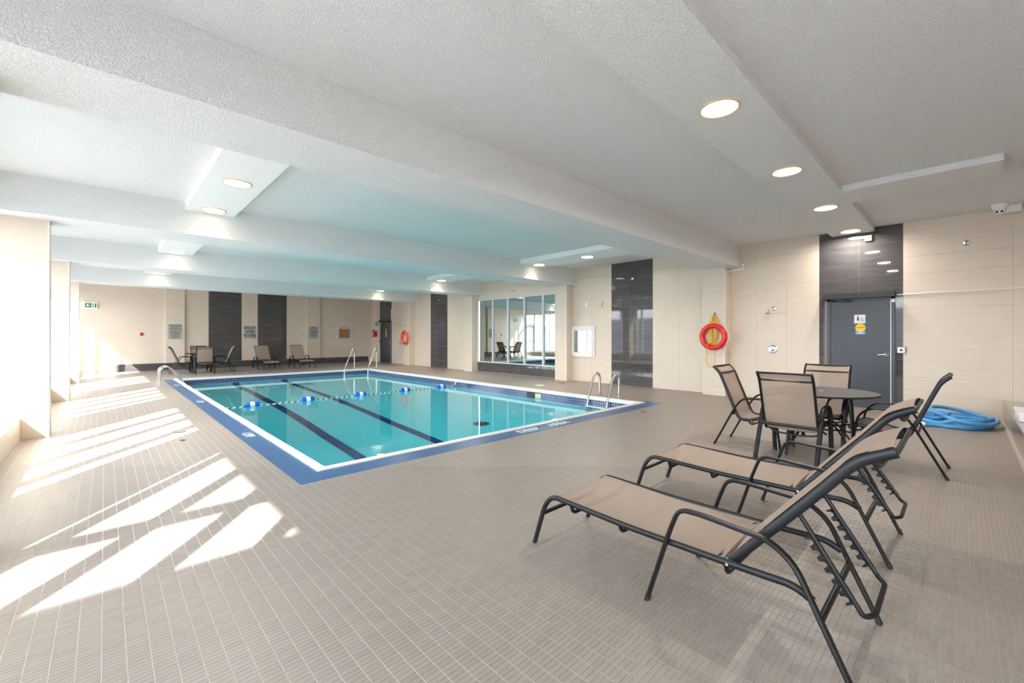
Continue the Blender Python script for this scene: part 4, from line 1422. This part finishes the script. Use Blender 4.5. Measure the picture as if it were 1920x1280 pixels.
def plate(name, x0, x1, z0, z1, y, lines, label, m=M['plate_grey']):
    root = thing(name, label, 'sign', ((x0 + x1) / 2, y, (z0 + z1) / 2))
    w, h = (x1 - x0) / 2, (z1 - z0) / 2
    MB().box(-w, w, -0.008, 0, -h, h).build('plate', m, root, smooth=False)
    for (body, size, z, sx, mt) in lines:
        text('lettering', body, size, (0, -0.0092, z), FACE_S, mt, root, sx=sx, space=0.95)
    return root
plate('caution_sign', 1.83, 2.28, 1.235, 1.835, YF - 0.105, [
    ('CAUTION', 0.085, 0.245, 1.05, M['ink']), ('THIS POOL IS', 0.052, 0.175, 1.0, M['ink']), ('UNSUPERVISED', 0.058, 0.115, 1.05, M['ink']),
    ('BATHERS UNDER TWELVE\nYEARS OF AGE ARE NOT\nALLOWED WITHIN THE\nPOOL ENCLOSURE\nUNLESS ACCOMPANIED\nBY A PARENT OR\nHIS OR HER AGENT\nWHO IS NOT LESS\nTHAN SIXTEEN YEARS', 0.038, -0.105, 0.82, M['ink_grey'])],
    'grey CAUTION plate on the far wall pilaster above the distant chairs')
plate('depth_warning_sign', 4.475, 4.93, 1.255, 1.82, YF - 0.002, [
    ('SHALLOW', 0.155, 0.185, 0.62, M['ink']), ('WATER', 0.150, 0.015, 0.60, M['ink']), ('NO DIVING', 0.155, -0.155, 0.60, M['ink'])],
    'grey SHALLOW WATER NO DIVING plate between the two charcoal panels')
plate('rules_sign', 7.175, 7.625, 1.24, 1.83, YF - 0.105, [
    ('HEALTH', 0.050, 0.245, 1.0, M['ink']), ('REGULATIONS', 0.050, 0.190, 0.95, M['ink']),
    ('NO PERSON INFECTED WITH\nA COMMUNICABLE DISEASE\nOR HAVING OPEN SORES\nSHALL ENTER THE POOL\n\nNO PERSON SHALL BRING\nA GLASS CONTAINER\nONTO THE DECK', 0.032, -0.04, 0.85, M['ink_grey']), ('THANK YOU', 0.034, -0.235, 0.9, M['ink_grey'])],
    'grey rules plate with small print on the right far pilaster')
cb = thing('notice_board', 'small cork notice board in a pale frame on the far wall', 'notice board', (8.955, YS, 1.525))
f = MB()
for (a, c, e, g) in ((-0.345, 0.345, 0.20, 0.325), (-0.345, 0.345, -0.325, -0.27), (-0.345, -0.285, -0.27, 0.20), (0.285, 0.345, -0.27, 0.20)):
    f.box(a, c, -0.06, 0, e, g)
f.build('frame', M['alu'], cb, smooth=False)
MB().box(-0.285, 0.285, -0.02, -0.01, -0.27, 0.20).build('cork_panel', M['cork'], cb, smooth=False)
MB().box(-0.25, 0.25, -0.063, -0.06, 0.235, 0.29).build('title_strip', M['plate_grey'], cb, smooth=False)

# right wall, far corner: plates and the red call box
def side_plate(name, y0, y1, z0, z1, lines, label):
    root = thing(name, label, 'sign', (XW - 0.001, (y0 + y1) / 2, (z0 + z1) / 2))
    MB().box(-0.008, 0, -(y1 - y0) / 2, (y1 - y0) / 2, -(z1 - z0) / 2, (z1 - z0) / 2).build('plate', M['plate_grey'], root, smooth=False)
    for (body, size, z, mt) in lines:
        text('lettering', body, size, (-0.0092, 0, z), FACE_W, mt, root, sx=0.9)
    return root
side_plate('pool_rule_plate', 21.20, 21.58, 1.88, 2.15, [('NO\nRUNNING', 0.085, 0.0, M['ink'])], 'grey plate just left of the far charcoal door head')
side_plate('call_box_plate', 21.62, 21.92, 1.30, 1.73, [('IN CASE\nOF FIRE', 0.06, 0.13, M['ink'])], 'tall grey plate behind the red call box in the far corner')
rb = thing('call_box', 'red emergency telephone box on the wall in the far corner', 'phone box', (XW - 0.001, 21.50, 1.47))
MB().box(-0.12, 0, -0.16, 0.16, -0.15, 0.15).build('box', M['fire_red'], rb, smooth=False)
MB().box(-0.126, -0.12, -0.13, 0.13, -0.12, 0.12).build('door', M['fire_red'], rb, smooth=False)
MB().tube(rounded([(-0.128, 0.07, 0.08), (-0.14, 0.03, 0.03), (-0.14, 0.03, -0.03), (-0.128, 0.07, -0.08)], 0.03), 0.012, seg=6).build('phone_mark', M['sign_white'], rb)

# ------------------------------------------------------------------ bench, box and hose at the right edge
bn = thing('tiled_bench', 'low tiled ledge along the right picture edge below the beige wall', 'ledge', (8.2, -0.9, 0))
MB().box(-2.6, 2.24, -0.5, 0.45, 0, 0.33).build('body', M['bench_tile'], bn, smooth=False)
MB().box(-2.6, 2.24, 0.442, 0.454, 0.318, 0.334).build('edge_trim', M['bench_trim'], bn, smooth=False)
MB().tube([(-2.6, 0.452, 0.002), (2.24, 0.452, 0.002)], 0.035, 0.030, seg=12).build('coved_base', M['bench_trim'], bn)
bx = thing('white_box', 'flat white lidded box with blue mark on the tiled ledge', 'box', (8.25, -0.67, 0.3345))
MB().box(-0.30, 0.30, -0.20, 0.20, 0.0, 0.075).build('tray', M['box_foam'], bx, smooth=False)
MB().box(-0.31, 0.31, -0.21, 0.21, 0.075, 0.112).build('lid', M['box_foam'], bx, smooth=False)
MB().box(-0.12, 0.24, -0.19, 0.04, 0.112, 0.1135).build('blue_label', M['sky_blue'], bx, smooth=False)

hs = thing('vacuum_hose', 'coiled ribbed blue pool hose on the deck beside the tiled ledge', 'hose', (9.50, 0.05, 0))
rnd = random.Random(9)
pts = [(-0.56, 0.36, 0.03), (-0.50, 0.27, 0.03), (-0.47, 0.16, 0.03)]
RX = [0.56, 0.53, 0.46, 0.55, 0.43, 0.50]
RY = [0.42, 0.36, 0.33, 0.40, 0.30, 0.34]
for k in range(6):
    for i in range(10):
        a = math.pi * 0.98 + 2 * math.pi * i / 10
        q = i / 10
        k2 = min(k + 1, 5)
        rx_, ry_ = RX[k] * (1 - q) + RX[k2] * q, RY[k] * (1 - q) + RY[k2] * q
        ox, oy = 0.07 * math.sin(k * 2.1), 0.06 * math.cos(k * 1.7)
        z = 0.03 + 0.034 * (k + q) * (0.62 + 0.38 * math.sin(a * 1.0 + k * 1.3))
        pts.append((0.05 + ox + rx_ * math.cos(a), oy + ry_ * math.sin(a), max(0.03, z)))
pts += [(-0.30, 0.10, 0.20), (-0.1, 0.24, 0.19), (0.12, 0.22, 0.15)]
MB().tube(smooth_path(pts, 5), 0.029, seg=12).build('hose_coil', M['hose'], hs)
cu = MB().tube([(-0.555, 0.352, 0.034), (-0.60, 0.415, 0.036)], 0.036, seg=16)
cu.build('cuff', M['float_white'], hs)

# lettering becomes plain mesh
bpy.context.view_layer.update()
dg = bpy.context.evaluated_depsgraph_get()
for o in [o for o in col.objects if o.type == 'FONT']:
    me = bpy.data.meshes.new_from_object(o.evaluated_get(dg))
    me.name = 'lettering'
    n = bpy.data.objects.new('lettering', me)
    col.objects.link(n)
    n.parent = o.parent
    n.location, n.rotation_euler, n.scale = o.location, o.rotation_euler, o.scale
    bpy.data.objects.remove(o)
